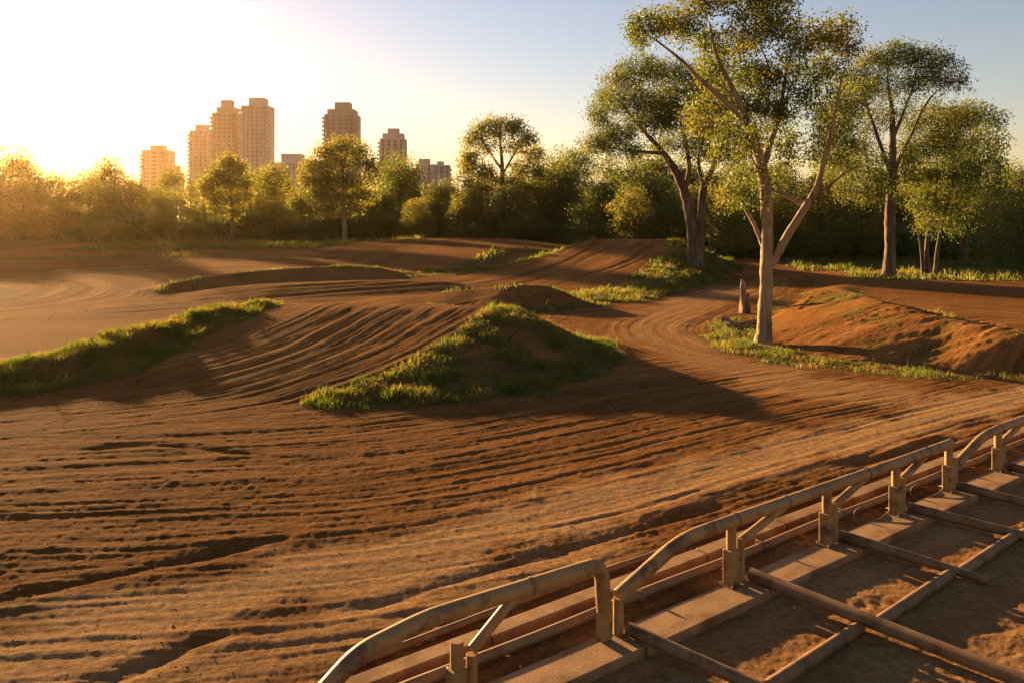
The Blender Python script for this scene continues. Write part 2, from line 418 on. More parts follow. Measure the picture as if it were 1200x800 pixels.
grass_line([(-16, 103), (-12, 106), (-6, 108), (1, 107.5), (8, 108)], 3.0, .8, .35, .3)
grass_line([(-52, 82), (-40, 86), (-30, 90)], 2.0, .4, .3, .6)
grass([(700, 358), (668, 346), (728, 336), (752, 320), (770, 306), (790, 277), (830, 285), (852, 300), (870, 318), (846, 330), (800, 343), (750, 354)], 46, 78, .75, .22, .35)
grass_line([(-13.6, 37.5), (-14.5, 41)], .7, .5, .2, .6)
grass([(-80, 330), (12, 338), (16, 350), (-10, 362), (-80, 372)], 40, 60, .6, .2, .4)
grass([(815, 394), (836, 376), (866, 360), (905, 350), (962, 334), (1000, 341), (1050, 354), (1110, 371), (1200, 387), (1320, 395), (1320, 446), (1200, 441), (1100, 435), (1000, 432), (930, 424), (855, 416)], 23.5, 50, .16, .04, .55)
grass([(818, 394), (840, 378), (862, 372), (880, 386), (900, 404), (1000, 424), (1100, 432), (1200, 440), (1200, 447), (1050, 440), (930, 428), (855, 417)], 24, 45, .62, .11, .3)
grass([(858, 297), (905, 291), (1000, 303), (1042, 318), (1120, 318), (1400, 318), (1400, 345), (1130, 333), (1060, 331), (1000, 326), (985, 316), (930, 300)], 54, 110, .75, .22, .25)
far = sstep(112, 118, GYY) * .8; GRASS = np.maximum(GRASS, far); TALL[far > .3] = .45
m_ = (GXX > 22 + (GYY - 66) * .2) & (GYY > 66) & (GYY < 120); GRASS[m_] = np.maximum(GRASS[m_], .7); TALL[m_] = .3
GRASS = blur(GRASS, 1.3)
GN = fbm(GXX * .9, GYY * .9, 4, 21)
GRASS = np.clip(GRASS + np.where(GRASS > .03, GN * .75, 0), 0, 1)

# ------------------------------------------------------------------ riding lines (directions of the ruts)
def W2(*p): return catmull([G(*q)[:2] for q in p], 6)
tracks = [   # path, half width, tread amplitude, lines per metre
    (W2((-500, 612), (-100, 598), (200, 585), (450, 567), (700, 525), (950, 470), (1200, 428), (1600, 385)), 8.5, 1.0, 1.0),
    (catmull([(-21, 18.5), (-14.5, 20.5), (-9.5, 23), (-6.2, 26), (-4.4, 29.5), (-3, 34), (-1, 40)], 6), 5.2, 1.0, 1.5),
    (catmull([(12.5, 24), (10.0, 26), (7.4, 30), (6.6, 34), (7.8, 39), (11.5, 46), (15.5, 53), (18.5, 62), (19.5, 70), (19, 84)], 6), 3.6, .7, 1.3),
    (catmull([(-40, 66), (-30, 61), (-25, 54), (-23.5, 46), (-26, 40), (-32, 36), (-44, 34)], 6), 5.5, .8, .9),
    (catmull([(-20, 43), (-15, 47), (-9, 50.5), (-2, 54.5), (4, 61), (9.5, 72), (12, 82)], 6), 5.0, .9, .9),
    (catmull([(-34, 70), (-24, 76), (-14, 82), (-8, 92), (-4, 106)], 6), 6.5, .7, .7),
    (catmull([(18, 44), (22, 40), (30, 37), (44, 35)], 6), 6.0, .6, 1.0),
    (catmull([(24, 66), (18, 62), (12, 50), (6, 44), (-2, 39)], 6), 3.0, .5, 1.2),
]
grooves = [W2(*p) for p in (
    [(-60, 712), (60, 690), (200, 660), (340, 628)], [(80, 528), (170, 521), (250, 526), (330, 536)],
    [(60, 815), (150, 787), (262, 742)], [(380, 726), (500, 690), (640, 650), (720, 628), (840, 592)], [(980, 548), (1100, 520), (1240, 486)])]
pale_line = W2((-100, 790), (0, 764), (150, 727), (300, 692), (480, 643), (640, 602), (800, 563), (950, 526), (1100, 486), (1300, 436))
pale2 = W2((1050, 462), (940, 452), (860, 428), (800, 404), (770, 385), (800, 362), (860, 338))
pale3 = W2((-60, 800), (200, 790), (420, 730), (560, 690), (700, 645))

FE_O = np.array([2.88, 11.17]); FE_A = math.radians(37.9)
FE_E = np.array([math.cos(FE_A), math.sin(FE_A)]); FE_N = np.array([math.sin(FE_A), -math.cos(FE_A)])
def fe(e, n, z=0.0): return np.array([*(FE_O + FE_E * e + FE_N * n), z])

rows = [-60.0, -40, -25, -14, -8, -4, -1, 1.5, 3.0, 4.5]
y = 5.5
while y < 150:
    rows.append(y); y += max(.022, .0034 * y) if y < 60 else .0055 * y
while y < 2200: rows.append(y); y *= 1.08
rows = np.array(rows + [2300.0])
fine = np.linspace(-.80, .80, 760)
uu = np.concatenate([-.80 - np.linspace(.9, .006, 40) ** 1.5, fine, .80 + np.linspace(.006, .9, 40) ** 1.5])
half = np.where(rows > 5, rows, 5 + np.abs(rows - 5))
X = half[:, None] * uu[None, :]; Y = np.broadcast_to(rows[:, None], X.shape).copy()
X = np.clip(X, -1500, 1500)
shape = X.shape; x = X.ravel(); y = Y.ravel()
inside = (np.abs(x) < 58) & (y > 2) & (y < 138)
z = bil(GZ, x, np.clip(y, 0, 140))
gmask = bil(GRASS, x, np.clip(y, 0, 140)); gmask[~inside] = np.where(y[~inside] > 60, .8, 0.1)
near = np.where((y > 4) & (y < 120))[0]
xn, yn = x[near], y[near]
tone = np.zeros_like(x); relief = np.zeros_like(x); TS = np.zeros((len(xn), 3)); wbest = np.zeros_like(xn); wsum = np.zeros_like(xn); acc = np.zeros_like(xn); tacc = np.zeros_like(xn)
for k, (P, hw, amp, fr) in enumerate(tracks):
    d, t, s = polydist(P, xn, yn)
    w = 1 - sstep(hw * .55, hw * 1.05, d)
    if k == 0: w = w * (1 - .0 * w)
    idx = w > 0
    if not idx.any(): continue
    tt = t[idx]; ss = s[idx]
    warp = fbm(ss * .15, tt * .25, 3, 40 + k) * .7
    tt = tt + warp * .8
    a = vnoise(tt * 1.0 * fr, ss * .05, 50 + k) * (.012 if k == 0 else .012 if k == 1 else .019)
    b = vnoise(tt * 3.2 * fr, ss * .06, 60 + k) * (.010 if k == 0 else .013 if k == 1 else .021)
    c = vnoise(tt * 8.5 * fr, ss * .12, 70 + k) * (.013 if k == 0 else .015)
    e_ = fbm(tt * 7, ss * 2.2, 4, 75 + k, .7) * .007
    h = (a + b + c + e_) * amp
    acc[idx] += w[idx] ** 2 * h; tacc[idx] += w[idx] ** 2 * (1.7 if k in (3, 4, 5, 7) else 1.0) * (vnoise(tt * 2.1 * fr, ss * .06, 80 + k) * .6 + vnoise(tt * 6 * fr, ss * .2, 90 + k) * .5)
    wsum[idx] += w[idx] ** 2
    bm = w > wbest; wbest = np.where(bm, w, wbest); TS[bm, 0] = t[bm] + k * 31.7; TS[bm, 1] = s[bm]; TS[bm, 2] = k
ww = np.maximum(wsum, .35)
rel = acc / ww; tn = tacc / ww
closeness = 1 - sstep(16, 50, yn)
iso = fbm(xn * 1.3, yn * 1.3, 5, 7, .55) * .013 + np.abs(fbm(xn * 4.5, yn * 4.5, 4, 9, .7)) * .009 * (1 - sstep(14, 40, yn)) + fbm(xn * 8, yn * 8, 3, 19, .7) * .010 * (1 - sstep(12, 30, yn))
fore = sstep(24, 18, yn) if False else 1 - sstep(17, 26, yn)
fib = fbm(TS[:, 0] * 10, TS[:, 1] * .6, 3, 95, .7) * .015 * (1 - sstep(20, 55, yn)) * np.minimum(wbest * 2, 1)
rel = rel + fib
lump = np.maximum(0, fbm(xn * 3.0, yn * 3.0 + 5, 4, 33, .65) - .18) * .05 * fore * (.4 + .6 * sstep(-.2, .4, fbm(xn * .4, yn * .4, 2, 3)))
rel = rel + iso + lump
for P in grooves:
    d, t, s = polydist(P, xn, yn)
    d = d + vnoise(s * 1.2, t * 2, 3) * .07
    L = s.max() if s.size else 1; endf = np.minimum(sstep(0, .8, s), 1)
    rel += (-.06 * np.exp(-(d / .10) ** 2) + .02 * np.exp(-((d - .34) / .14) ** 2)) * (0.65 + .45 * vnoise(s * .6, s * 0, 8)) * endf
dp, tp, sp = polydist(pale_line, xn, yn); dp3, _, _ = polydist(pale3, xn, yn); dp2, _, _ = polydist(pale2, xn, yn)
pnoise = fbm(xn * 1.1, yn * 1.1, 4, 15)
pale = np.clip((1 - sstep(.25, 1.25, dp + pnoise * .8)) + .75 * (1 - sstep(.2, 1.1, dp3 + pnoise * .9)) + .55 * (1 - sstep(.6, 2.2, dp2 + pnoise)), 0, 1)
rel *= (1 - .45 * pale)
# the starting gate stands on flat ground
fn = (xn - FE_O[0]) * FE_N[0] + (yn - FE_O[1]) * FE_N[1]; fee = (xn - FE_O[0]) * FE_E[0] + (yn - FE_O[1]) * FE_E[1]
plat = sstep(-1.25, -.95, fn) * (1 - sstep(14, 18, fee))
gravel = sstep(-.62, -.5, fn) * (1 - sstep(-.14, -.06, fn)) * (1 - sstep(14, 15, fee))
flat_rel = fbm(xn * 2.0, yn * 2.0, 4, 77) * .012 + fbm(xn * 9, yn * 9, 4, 78, .7) * .012 - np.maximum(0, fbm(xn * 5, yn * 5, 2, 79) - .2) * .03 - .012
rel = rel * (1 - plat) + plat * flat_rel + gravel * (np.abs(fbm(xn * 7, yn * 7, 3, 79)) * .06)
ga = gmask[near]; rel = rel * (1 - .55 * ga) + ga * fbm(xn * 2.6, yn * 2.6, 4, 91) * .05
# erosion runnels down the right berm
ber = pip([(900, 400), (960, 338), (1050, 355), (1200, 387), (1400, 400), (1400, 450), (1200, 440), (1000, 424)], CX + FPX * xn / yn, HY + (CAM_H - z[near]) * FPX / yn) & (yn < 45)
st = (xn * .25 + yn * .97)
rel += ber * (-np.abs(vnoise(st * 2.3 + fbm(xn, yn, 2, 4) * .5, xn * .22, 12)) * .10 * sstep(11.5, 13.5, xn) + fbm(st * 5, xn * .9, 3, 46) * .03 + fbm(xn * 5, yn * 5, 3, 45) * .018)
relief[near] = rel
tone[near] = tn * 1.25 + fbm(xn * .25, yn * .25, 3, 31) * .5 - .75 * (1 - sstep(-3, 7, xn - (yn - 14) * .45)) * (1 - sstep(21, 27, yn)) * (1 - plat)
z = z + relief
fa = (y > 160); z[fa] += fbm(x[fa] * .01, y[fa] * .01, 3, 2) * .4
palef = np.zeros_like(x); palef[near] = pale * (1 - plat) + plat * np.clip(.70 + .6 * fbm(xn * .9, yn * .9, 3, 66) - gravel * .4, 0, 1)
tsf = np.zeros((len(x), 4)); tsf[near, :3] = TS; tsf[:, 3] = 1
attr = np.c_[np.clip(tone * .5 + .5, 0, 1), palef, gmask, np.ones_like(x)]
nr, nc = shape
i = np.arange(nr - 1)[:, None] * nc; j = np.arange(nc - 1)[None, :]
F = np.stack([i + j, i + j + 1, i + nc + j + 1, i + nc + j], -1).reshape(-1, 4)
ZG = z.reshape(shape)

def ground_z(px_, py_):
    """height of the finished sheet at world x, y (arrays)"""
    px_ = np.atleast_1d(np.asarray(px_, float)); py_ = np.atleast_1d(np.asarray(py_, float))
    r = np.clip(np.searchsorted(rows, py_) - 1, 0, nr - 2)
    hw = np.where(py_ > 5, py_, 5 + np.abs(py_ - 5)); u = px_ / hw
    c = np.clip(np.searchsorted(uu, u) - 1, 0, nc - 2)
    v = np.clip((py_ - rows[r]) / (rows[r + 1] - rows[r]), 0, 1); w = np.clip((u - uu[c]) / (uu[c + 1] - uu[c]), 0, 1)
    return (ZG[r, c] * (1 - w) + ZG[r, c + 1] * w) * (1 - v) + (ZG[r + 1, c] * (1 - w) + ZG[r + 1, c + 1] * w) * v

def ground_mat():
    m, n, out = new_mat('dirt')
    tc = N(n, 'ShaderNodeTexCoord').outputs['Object']
    at_ = N(n, 'ShaderNodeAttribute', attribute_name='mask'); sp = N(n, 'ShaderNodeSeparateColor'); n.links.new(at_.outputs['Color'], sp.inputs[0])
    tr_ = N(n, 'ShaderNodeAttribute', attribute_name='track')
    mp = N(n, 'ShaderNodeMapping'); mp.inputs['Scale'].default_value = (1, .11, 5); n.links.new(tr_.outputs['Vector'], mp.inputs[0])
    f1 = noise(n, mp.outputs[0], 5, 7, .68); f2 = noise(n, mp.outputs[0], 22, 5, .65)
    n1 = noise(n, tc, .7, 8, .6); n2 = noise(n, tc, 9, 6, .6); n3 = noise(n, tc, 42, 6, .68)
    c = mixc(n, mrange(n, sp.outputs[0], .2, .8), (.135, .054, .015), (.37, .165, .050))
    c = mixc(n, mrange(n, n1, .35, .7), c, (.24, .100, .028))
    c = mixc(n, mrange(n, n2, .52, .72, 0, .7), c, (.42, .205, .070))
    c = mixc(n, mrange(n, f1, .50, .68, 0, .75), c, (.09, .035, .010))
    c = mixc(n, mrange(n, f2, .52, .72, 0, .6), c, (.42, .205, .070))
    pm = N(n, 'ShaderNodeMath', operation='MULTIPLY'); n.links.new(sp.outputs[1], pm.inputs[0]); n.links.new(mrange(n, n2, .30, .62, .35, 1), pm.inputs[1])
    c = mixc(n, pm.outputs[0], c, (.52, .30, .130))
    c = mixc(n, mrange(n, n3, .50, .70, 0, .8), c, (.105, .042, .012))
    g = mixc(n, mrange(n, n2, .4, .65), (.07, .062, .017), (.15, .11, .036))
    gm = N(n, 'ShaderNodeMath', operation='MULTIPLY'); n.links.new(mrange(n, sp.outputs[2], .12, .7), gm.inputs[0]); gm.inputs[1].default_value = .85
    c = mixc(n, gm.outputs[0], c, g)
    p = N(n, 'ShaderNodeBsdfPrincipled', i_Roughness=.92); p.inputs['Specular IOR Level'].default_value = .03; p.inputs['Specular Tint'].default_value = (1, .7, .4, 1)
    n.links.new(c, p.inputs['Base Color'])
    b0 = N(n, 'ShaderNodeBump', i_Strength=1.0, i_Distance=.06); n.links.new(f1, b0.inputs['Height'])
    b1 = N(n, 'ShaderNodeBump', i_Strength=1.0, i_Distance=.045); n.links.new(noise(n, tc, 13, 8, .72), b1.inputs['Height']); n.links.new(b0.outputs[0], b1.inputs['Normal'])
    b2 = N(n, 'ShaderNodeBump', i_Strength=1.0, i_Distance=.03); n.links.new(n3, b2.inputs['Height']); n.links.new(b1.outputs[0], b2.inputs['Normal'])
    df = N(n, 'ShaderNodeBsdfDiffuse', i_Roughness=.5); n.links.new(c, df.inputs['Color']); n.links.new(b2.outputs[0], df.inputs['Normal'])
    n.links.new(b2.outputs[0], p.inputs['Normal']); mxs = N(n, 'ShaderNodeMixShader'); mxs.inputs[0].default_value = .33
    n.links.new(df.outputs[0], mxs.inputs[1]); n.links.new(p.outputs[0], mxs.inputs[2]); n.links.new(mxs.outputs[0], out.inputs[0])
    return m
M['dirt'] = ground_mat()
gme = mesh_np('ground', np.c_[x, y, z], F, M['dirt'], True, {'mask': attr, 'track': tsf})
tag(link('ground', gme), 'reddish brown dirt of the riding tracks with ruts and jumps', kind='structure')
del X, Y, F

# ------------------------------------------------------------------ haze
hz = MB(); hz.box((0, 1120, 66), (3100, 2460, 137)); hm, hn, ho = new_mat('haze_air')
pv = N(hn, 'ShaderNodeVolumePrincipled'); pv.inputs['Color'].default_value = (*HAZE_COLOR, 1)
pv.inputs['Density'].default_value = HAZE_DENSITY; pv.inputs['Anisotropy'].default_value = HAZE_G
hn.links.new(pv.outputs[0], ho.inputs['Volume'])
tag(hz.build('haze', hm), 'thin golden haze in the evening air', kind='stuff')

# ------------------------------------------------------------------ towers of the far city
def tower(name, label, px0, px1, top, D, tiers, wall, bays=5, floors=True, mast=0.0, split=None, depth=None):
    D *= .65
    x0, x1 = (px0 - CX) * D / FPX, (px1 - CX) * D / FPX; w = x1 - x0; H = CAM_H + (HY - top) * D / FPX
    dp = depth or w * .9
    t = empty(name, ((x0 + x1) / 2, D, 0)); tag(t, label, 'building', 'towers on the skyline')
    hb = H * tiers[0][1]
    b = MB(); b.box((0, dp / 2, hb / 2), (w * tiers[0][0], dp, hb)); b.build('wall', wall, t)
    for sx in (-1, 1):
        b = MB(); b.box((sx * w * .30, -.35, hb / 2), (w * .05, .7, hb * .995)); b.build('pier', wall, t)
    zprev = hb
    for k, (ws, hs, off) in enumerate(tiers[1:]):
        c = MB(); zt = H * hs; c.box((off * w, dp / 2, (zprev + zt) / 2 - .05), (w * ws, dp * ws, zt - zprev)); 
        pass
        c.build('setback' if k < len(tiers) - 2 else 'plant_room', wall, t); zprev = zt
    fh = 2.75; nf = int(hb / fh); z0 = 12
    if floors:
        # window bays on the front and the flanks, one mesh per vertical bay
        bw = w / bays
        for q in range(bays):
            g = MB(); g.box((-w / 2 + bw * (q + .5), -.04, (z0 + hb) / 2), (bw * .6, .14, hb - z0 - 2)); g.build('window_bay', M['tower_glass'], t)
        for sx in (-1, 1):
            for yy_ in (.25, .55, .8):
                g = MB(); g.box((sx * (w / 2 * tiers[0][0] + .03), dp * yy_, (z0 + hb) / 2), (.14, dp * .17, hb - z0 - 2)); g.build('window_bay', M['tower_glass'], t)
            zz_ = []; sc_ = []
            for f_ in range(int(z0 / fh), nf):
                zz_ += [f_ * fh, f_ * fh + .05, f_ * fh + 1.2, f_ * fh + 1.25]; sc_ += [.25, 1, 1, .25]
            V = []; n_ = len(zz_)
            for zq, k in zip(zz_, sc_):
                V += [(sx * (w * .5 - w * .10), -1.5 * k, zq), (sx * (w * .5 + 1.3 * k), -1.5 * k, zq), (sx * (w * .5 + 1.3 * k), dp * .2, zq), (sx * (w * .5 - w * .10), dp * .2, zq)]
            Fq = [(r * 4 + i_, r * 4 + (i_ + 1) % 4, r * 4 + 4 + (i_ + 1) % 4, r * 4 + 4 + i_) for r in range(n_ - 1) for i_ in range(4)] + [(3, 2, 1, 0), tuple(range(n_ * 4 - 4, n_ * 4))]
            g = MB(); g.add(V, Fq); g.build('balcony_stack', wall, t)
    if mast:
        m_ = MB(); m_.tube([(tiers[-1][2] * w, dp / 2, H), (tiers[-1][2] * w, dp / 2, H + mast)], [.12, .06], 6); m_.build('mast', M['tower_wall'], t)
    return t
tower('apartment_tower', 'short square tower with a small rooftop box, leftmost on the skyline', 166, 195, 170, 900, [(1, .93, 0), (.5, 1, 0)], M['tower_wall'], 3)
tower('apartment_tower', 'slim mid height tower with one rooftop drum just left of the tallest pair', 222, 243.5, 146, 900, [(1, .935, 0), (.6, 1, .05)], M['tower_pale'], 4)
tower('apartment_tower', 'tall tower with three stepped tiers, left of the tallest pair', 248.5, 277.5, 116.5, 850, [(1, .885, 0), (.72, .935, 0), (.42, 1, -.02)], M['tower_wall'], 5, mast=3)
tower('apartment_tower', 'tallest tower with a single wide rooftop block, right of the pair', 282.5, 314, 114, 820, [(1, .93, 0), (.58, 1, .02)], M['tower_pale'], 6, mast=3)
tower('apartment_tower', 'tall stepped tower standing alone behind the round topped tree', 380, 417, 119, 850, [(1, .89, 0), (.84, .935, 0), (.48, 1, .02)], M['tower_wall'], 5, mast=2.5)
tower('apartment_tower', 'shorter stepped tower, rightmost of the high towers', 445, 474, 150, 900, [(1, .88, 0), (.82, .94, 0), (.44, 1, 0)], M['tower_pale'], 4)
tower('apartment_block', 'long low block right of the tallest tower', 317, 354, 180, 800, [(1, .86, 0), (.62, 1, .1)], M['tower_pale'], 6)
tower('apartment_block', 'faint low block beside the long block with its flat roof', 340, 372, 186, 1000, [(1, .95, 0), (.4, 1, -.1)], M['tower_pale'], 4)
tower('apartment_block', 'grey white low block with two rooftop boxes, rightmost on the skyline', 487, 512, 186, 820, [(1, .9, 0), (.5, 1, -.12)], M['tower_pale'], 4)
tower('apartment_block', 'low block with a small roof hut adjoining the rightmost block', 508, 527, 189, 780, [(1, .93, 0), (.4, 1, -.1)], M['tower_pale'], 3)
tower('apartment_block', 'small faint block between the two leftmost towers', 196, 211, 194, 1000, [(1, .85, 0), (.55, 1, 0)], M['tower_wall'], 3)

# ------------------------------------------------------------------ trees
def grow(stems, targets, rng, tip_r=.010, seg=.45, flare=1.45, wander=.10, expo=2.35, up=.25):
    """stems: list of (points, radii). Returns node arrays."""
    pos = []; par = []; fixed = []; tr = []
    def nearest_node(p):
        A = np.array(pos); return int(np.argmin(((A - p) ** 2).sum(1)))
    for k, (P, rr) in enumerate(stems):
        P = catmull(P, 7); rr = np.interp(np.linspace(0, 1, len(P)), np.linspace(0, 1, len(rr)), rr)
        prev = -1
        start = 0
        if k and len(pos) and np.min(((np.array(pos) - P[0]) ** 2).sum(1)) < .35 ** 2:
            prev = nearest_node(P[0]); start = 1
        for q in range(start, len(P)):
            jit = rng.normal(0, 1, 3) * rr[q] * .035
            pos.append(P[q] + jit); par.append(prev); fixed.append(rr[q]); tr.append(True); prev = len(pos) - 1
    pos = [np.asarray(p) for p in pos]
    base_z = min(p[2] for p in pos)
    A = np.array(pos); tgt = np.array(targets)
    d0 = np.min(np.linalg.norm(tgt[:, None, :] - A[None, :, :], axis=2), axis=1)
    order = np.argsort(d0 + rng.normal(0, .5, len(d0)))
    cap = 20000; buf = np.zeros((cap, 3)); buf[:len(pos)] = A; n = len(pos)
    plen = np.zeros(cap); low = min(4.0, .3 * (tgt[:, 2].max() - base_z))
    for q in range(n): plen[q] = (plen[par[q]] + np.linalg.norm(buf[q] - buf[par[q]])) if par[q] >= 0 else 0
    allow = np.zeros(cap, bool); allow[:n] = (buf[:n, 2] - base_z) > low * .55
    if not allow.any(): allow[:n] = True
    for ti in order:
        p = tgt[ti]
        dv = p - buf[:n]; d = np.linalg.norm(dv, axis=1)
        cost = d + .22 * plen[:n] + np.where(dv[:, 2] < 0, -dv[:, 2] * .6, 0) + np.where(allow[:n], 0, 1e6)
        b = int(np.argmin(cost)); L = d[b]
        m = max(1, int(L / seg)); a = buf[b].copy(); prev = b
        side = rng.normal(0, 1, 3) * L * wander; bow = np.array([0, 0, L * up * .35])
        for s_ in range(1, m + 1):
            t = s_ / m; w = 4 * t * (1 - t)
            q = a + (p - a) * t + (side * .5 + bow) * w * .6 + rng.normal(0, .02, 3) * (L > .6)
            buf[n] = q; par.append(prev); fixed.append(0.0); tr.append(False); plen[n] = plen[prev] + L / m; allow[n] = True
            prev = n; n += 1
            if n >= cap - 60: break
        if n >= cap - 60: break
    pos = buf[:n]; par = np.array(par[:n]); fixed = np.array(fixed[:n]); tr = np.array(tr[:n])
    kids = [[] for _ in range(n)]
    for q in range(n):
        if par[q] >= 0: kids[par[q]].append(q)
    acc_ = np.zeros(n); rad = np.zeros(n)
    for q in range(n - 1, -1, -1):
        v = acc_[q] if kids[q] else tip_r ** expo
        rad[q] = v ** (1 / expo)
        if par[q] >= 0: acc_[par[q]] += v
    rad = np.where(tr, np.maximum(fixed, np.minimum(rad, fixed * 1.05)), rad)
    for q in range(n):
        if not tr[q] and par[q] >= 0: rad[q] = min(rad[q], rad[par[q]] * .92)
    hgt = pos[:, 2] - base_z
    rad = np.where(tr, rad * (1 + (flare - 1) * np.exp(-hgt / .28)), rad)
    return pos, par, kids, rad, tr

def wood_mesh(name, nodes, want_trunk, mat, sides_big=12):
    pos, par, kids, rad, tr = nodes
    Vs = []; Fs = []; n = 0
    starts = [q for q in range(len(pos)) if (tr[q] == want_trunk) and (par[q] < 0 or tr[par[q]] != want_trunk)]
    stack = [(par[q] if par[q] >= 0 else -1, q) for q in starts]
    while stack:
        p0, q = stack.pop()
        chain = [p0, q] if p0 >= 0 else [q]; rr = [min(rad[p0], rad[q] * 1.15), rad[q]] if p0 >= 0 else [rad[q]]
        while True:
            ks = [k for k in kids[q] if tr[k] == want_trunk]
            if not ks: break
            ks.sort(key=lambda k: -rad[k])
            for k in ks[1:]: stack.append((q, k))
            q = ks[0]; chain.append(q); rr.append(rad[q])
        if len(chain) < 2: continue
        r0 = max(rr); sides = sides_big if r0 > .09 else (6 if r0 > .03 else 3)
        V, F_ = tube_np(pos[chain], np.array(rr), sides)
        if not want_trunk or True:
            V = V + (R.normal(0, 1, V.shape) * np.repeat(np.array(rr), sides)[:, None] * (.05 if sides >= 8 else 0))
        Vs.append(V); Fs.append(F_ + n); n += len(V)
    return mesh_np(name, np.vstack(Vs), np.vstack(Fs), mat, True)

def leaf_mesh(name, centers, per, spread, L, Wd, rng, mat, droop=.55):
    n = len(centers) * per
    c = np.repeat(centers, per, axis=0) + rng.normal(0, 1, (n, 3)) * np.asarray(spread)
    d = rng.normal(0, 1, (n, 3)); d[:, 2] -= droop * 1.6; d /= np.linalg.norm(d, axis=1, keepdims=True)
    u = np.cross(d, rng.normal(0, 1, (n, 3))); u /= np.linalg.norm(u, axis=1, keepdims=True) + 1e-9
    l = L * rng.uniform(.6, 1.35, n)[:, None]; w = Wd * rng.uniform(.7, 1.3, n)[:, None]
    nrm = np.cross(d, u)
    V = np.stack([c, c + d * l * .45 + u * w * .5 + nrm * w * .12, c + d * l, c + d * l * .45 - u * w * .5 + nrm * w * .12], 1).reshape(-1, 3)
    return mesh_np(name, V, np.arange(n * 4).reshape(-1, 4), mat, False)

def clump_targets(clumps, rng):
    """clumps: (center, radii, count); points lean to the shell so gaps stay inside"""
    out = []
    for c, r, k in clumps:
        v = rng.normal(0, 1, (k, 3)); v /= np.linalg.norm(v, axis=1, keepdims=True)
        rr = rng.uniform(0, 1, (k, 1)) ** .42
        out.append(np.asarray(c) + v * rr * np.asarray(r))
    return np.vstack(out)

def make_tree(name, label, base, stems, clumps, bark, leaf, per=26, spread=.26, L=.17, Wd=.06, seed=1, group=None, cat='tree', tip_r=.010, droop=.55, dens=1.0):
    """stems and clumps in world coordinates"""
    rng = np.random.default_rng(seed); base = np.asarray(base, float)
    st = [(np.asarray(P) - base, rr) for P, rr in stems]
    cl = [(np.asarray(c) - base, r, max(3, int(k * dens))) for c, r, k in clumps]
    T = clump_targets(cl, rng)
    nodes = grow(st, T, rng, tip_r)
    t = empty(name, base); tag(t, label, cat, group)
    link('trunk', wood_mesh('trunk', nodes, True, bark), t)
    link('branches', wood_mesh('branches', nodes, False, bark), t)
    pos, par, kids, rad, tr = nodes
    tips = np.array([q for q in range(len(pos)) if not tr[q] and (not kids[q])])
    link('crown', leaf_mesh('crown', pos[tips], per, spread, L, Wd, rng, leaf, droop), t)
    return t

def pclumps(D, lst, rng, per_area=.028, depth=1.0):
    """(px, py, rx, ry[, density]) in photo pixels at distance D; depth offset drawn so the crown is round"""
    out = []
    for q in lst:
        px, py, rx, ry = q[:4]; den = q[4] if len(q) > 4 else 1.0; off = q[5] if len(q) > 5 else rng.uniform(-1, 1) * 1.6 * depth
        c = at(px, py, D); c[0] *= (D + off) / D; c[1] += off
        rx_, rz_ = rx * D / FPX, ry * D / FPX
        out.append((c, (rx_, (rx_ + rz_) * .5 * depth, rz_), int(rx_ * rz_ * CROWN * den) + 5))
    return out

CROWN = 34

def pstem(D, lst, dy=0.0):
    return [at(px, py, D) + np.array([0, dy * k, 0]) for k, (px, py) in enumerate(lst)]

rt = np.random.default_rng(11)
# --- the pale forked tree nearest the camera
D = 31.6; b = at(895, 402, D); b[2] = float(ground_z(b[0], b[1])[0]) - .06
st = [([b] + pstem(D, [(896, 372), (898, 320), (899, 270), (897, 225), (892, 195), (882, 160), (868, 125), (852, 92), (838, 60), (832, 28)]), [.28, .255, .235, .22, .21, .195, .16, .13, .095, .065, .03]),
      (pstem(D, [(903, 312), (920, 278), (938, 247), (951, 222), (958, 190), (966, 150), (972, 110), (980, 70)], -.16), [.17, .15, .14, .11, .075, .045, .015]),
      (pstem(D, [(893, 198), (902, 175), (912, 150), (922, 115), (930, 80), (940, 50), (950, 28)], .2), [.14, .12, .10, .07, .04, .015]),
      (pstem(D, [(880, 155), (862, 132), (838, 112), (815, 92), (796, 74), (772, 56), (750, 42)], -.12), [.13, .12, .10, .07, .04, .015]),
      (pstem(D, [(897, 296), (888, 268), (878, 246), (862, 222)], .25), [.09, .075, .06, .03]),
      (pstem(D, [(941, 240), (962, 225), (985, 203), (1002, 196)], -.2), [.09, .07, .05, .025])]
cl = pclumps(D, [(765, 38, 30, 16), (748, 44, 14, 9), (800, 28, 30, 22), (832, 12, 36, 22), (868, 4, 38, 24), (846, 48, 40, 22), (884, 45, 36, 26), (905, 22, 26, 24), (872, 82, 40, 24, .9),
    (902, 90, 32, 24, .8), (950, 45, 34, 22), (985, 36, 20, 16), (962, 78, 34, 20, .8), (990, 62, 16, 14, .7), (928, 70, 26, 22, .6), (880, 122, 42, 24, .8), (915, 128, 30, 18, .6), (955, 112, 30, 22, .6),
    (846, 118, 36, 20, .8), (838, 82, 24, 18, .5), (905, 160, 36, 18, .6), (866, 165, 36, 22, .7), (968, 150, 26, 22, .5), (975, 185, 30, 18, .6), (938, 178, 24, 16, .45), (880, 205, 30, 18, .45),
    (866, 228, 30, 16, .45), (1000, 196, 18, 14, .5), (915, 205, 18, 14, .3), (826, 140, 22, 18, .5)], rt, depth=1.0)
make_tree('gum_tree', 'tall pale barked tree forking low, nearest the camera, beside the dead stump', b, st, cl, M['bark_pale'], M['leaf_olive'], 84, .20, .145, .056, 3, tip_r=.0075, dens=1.55)

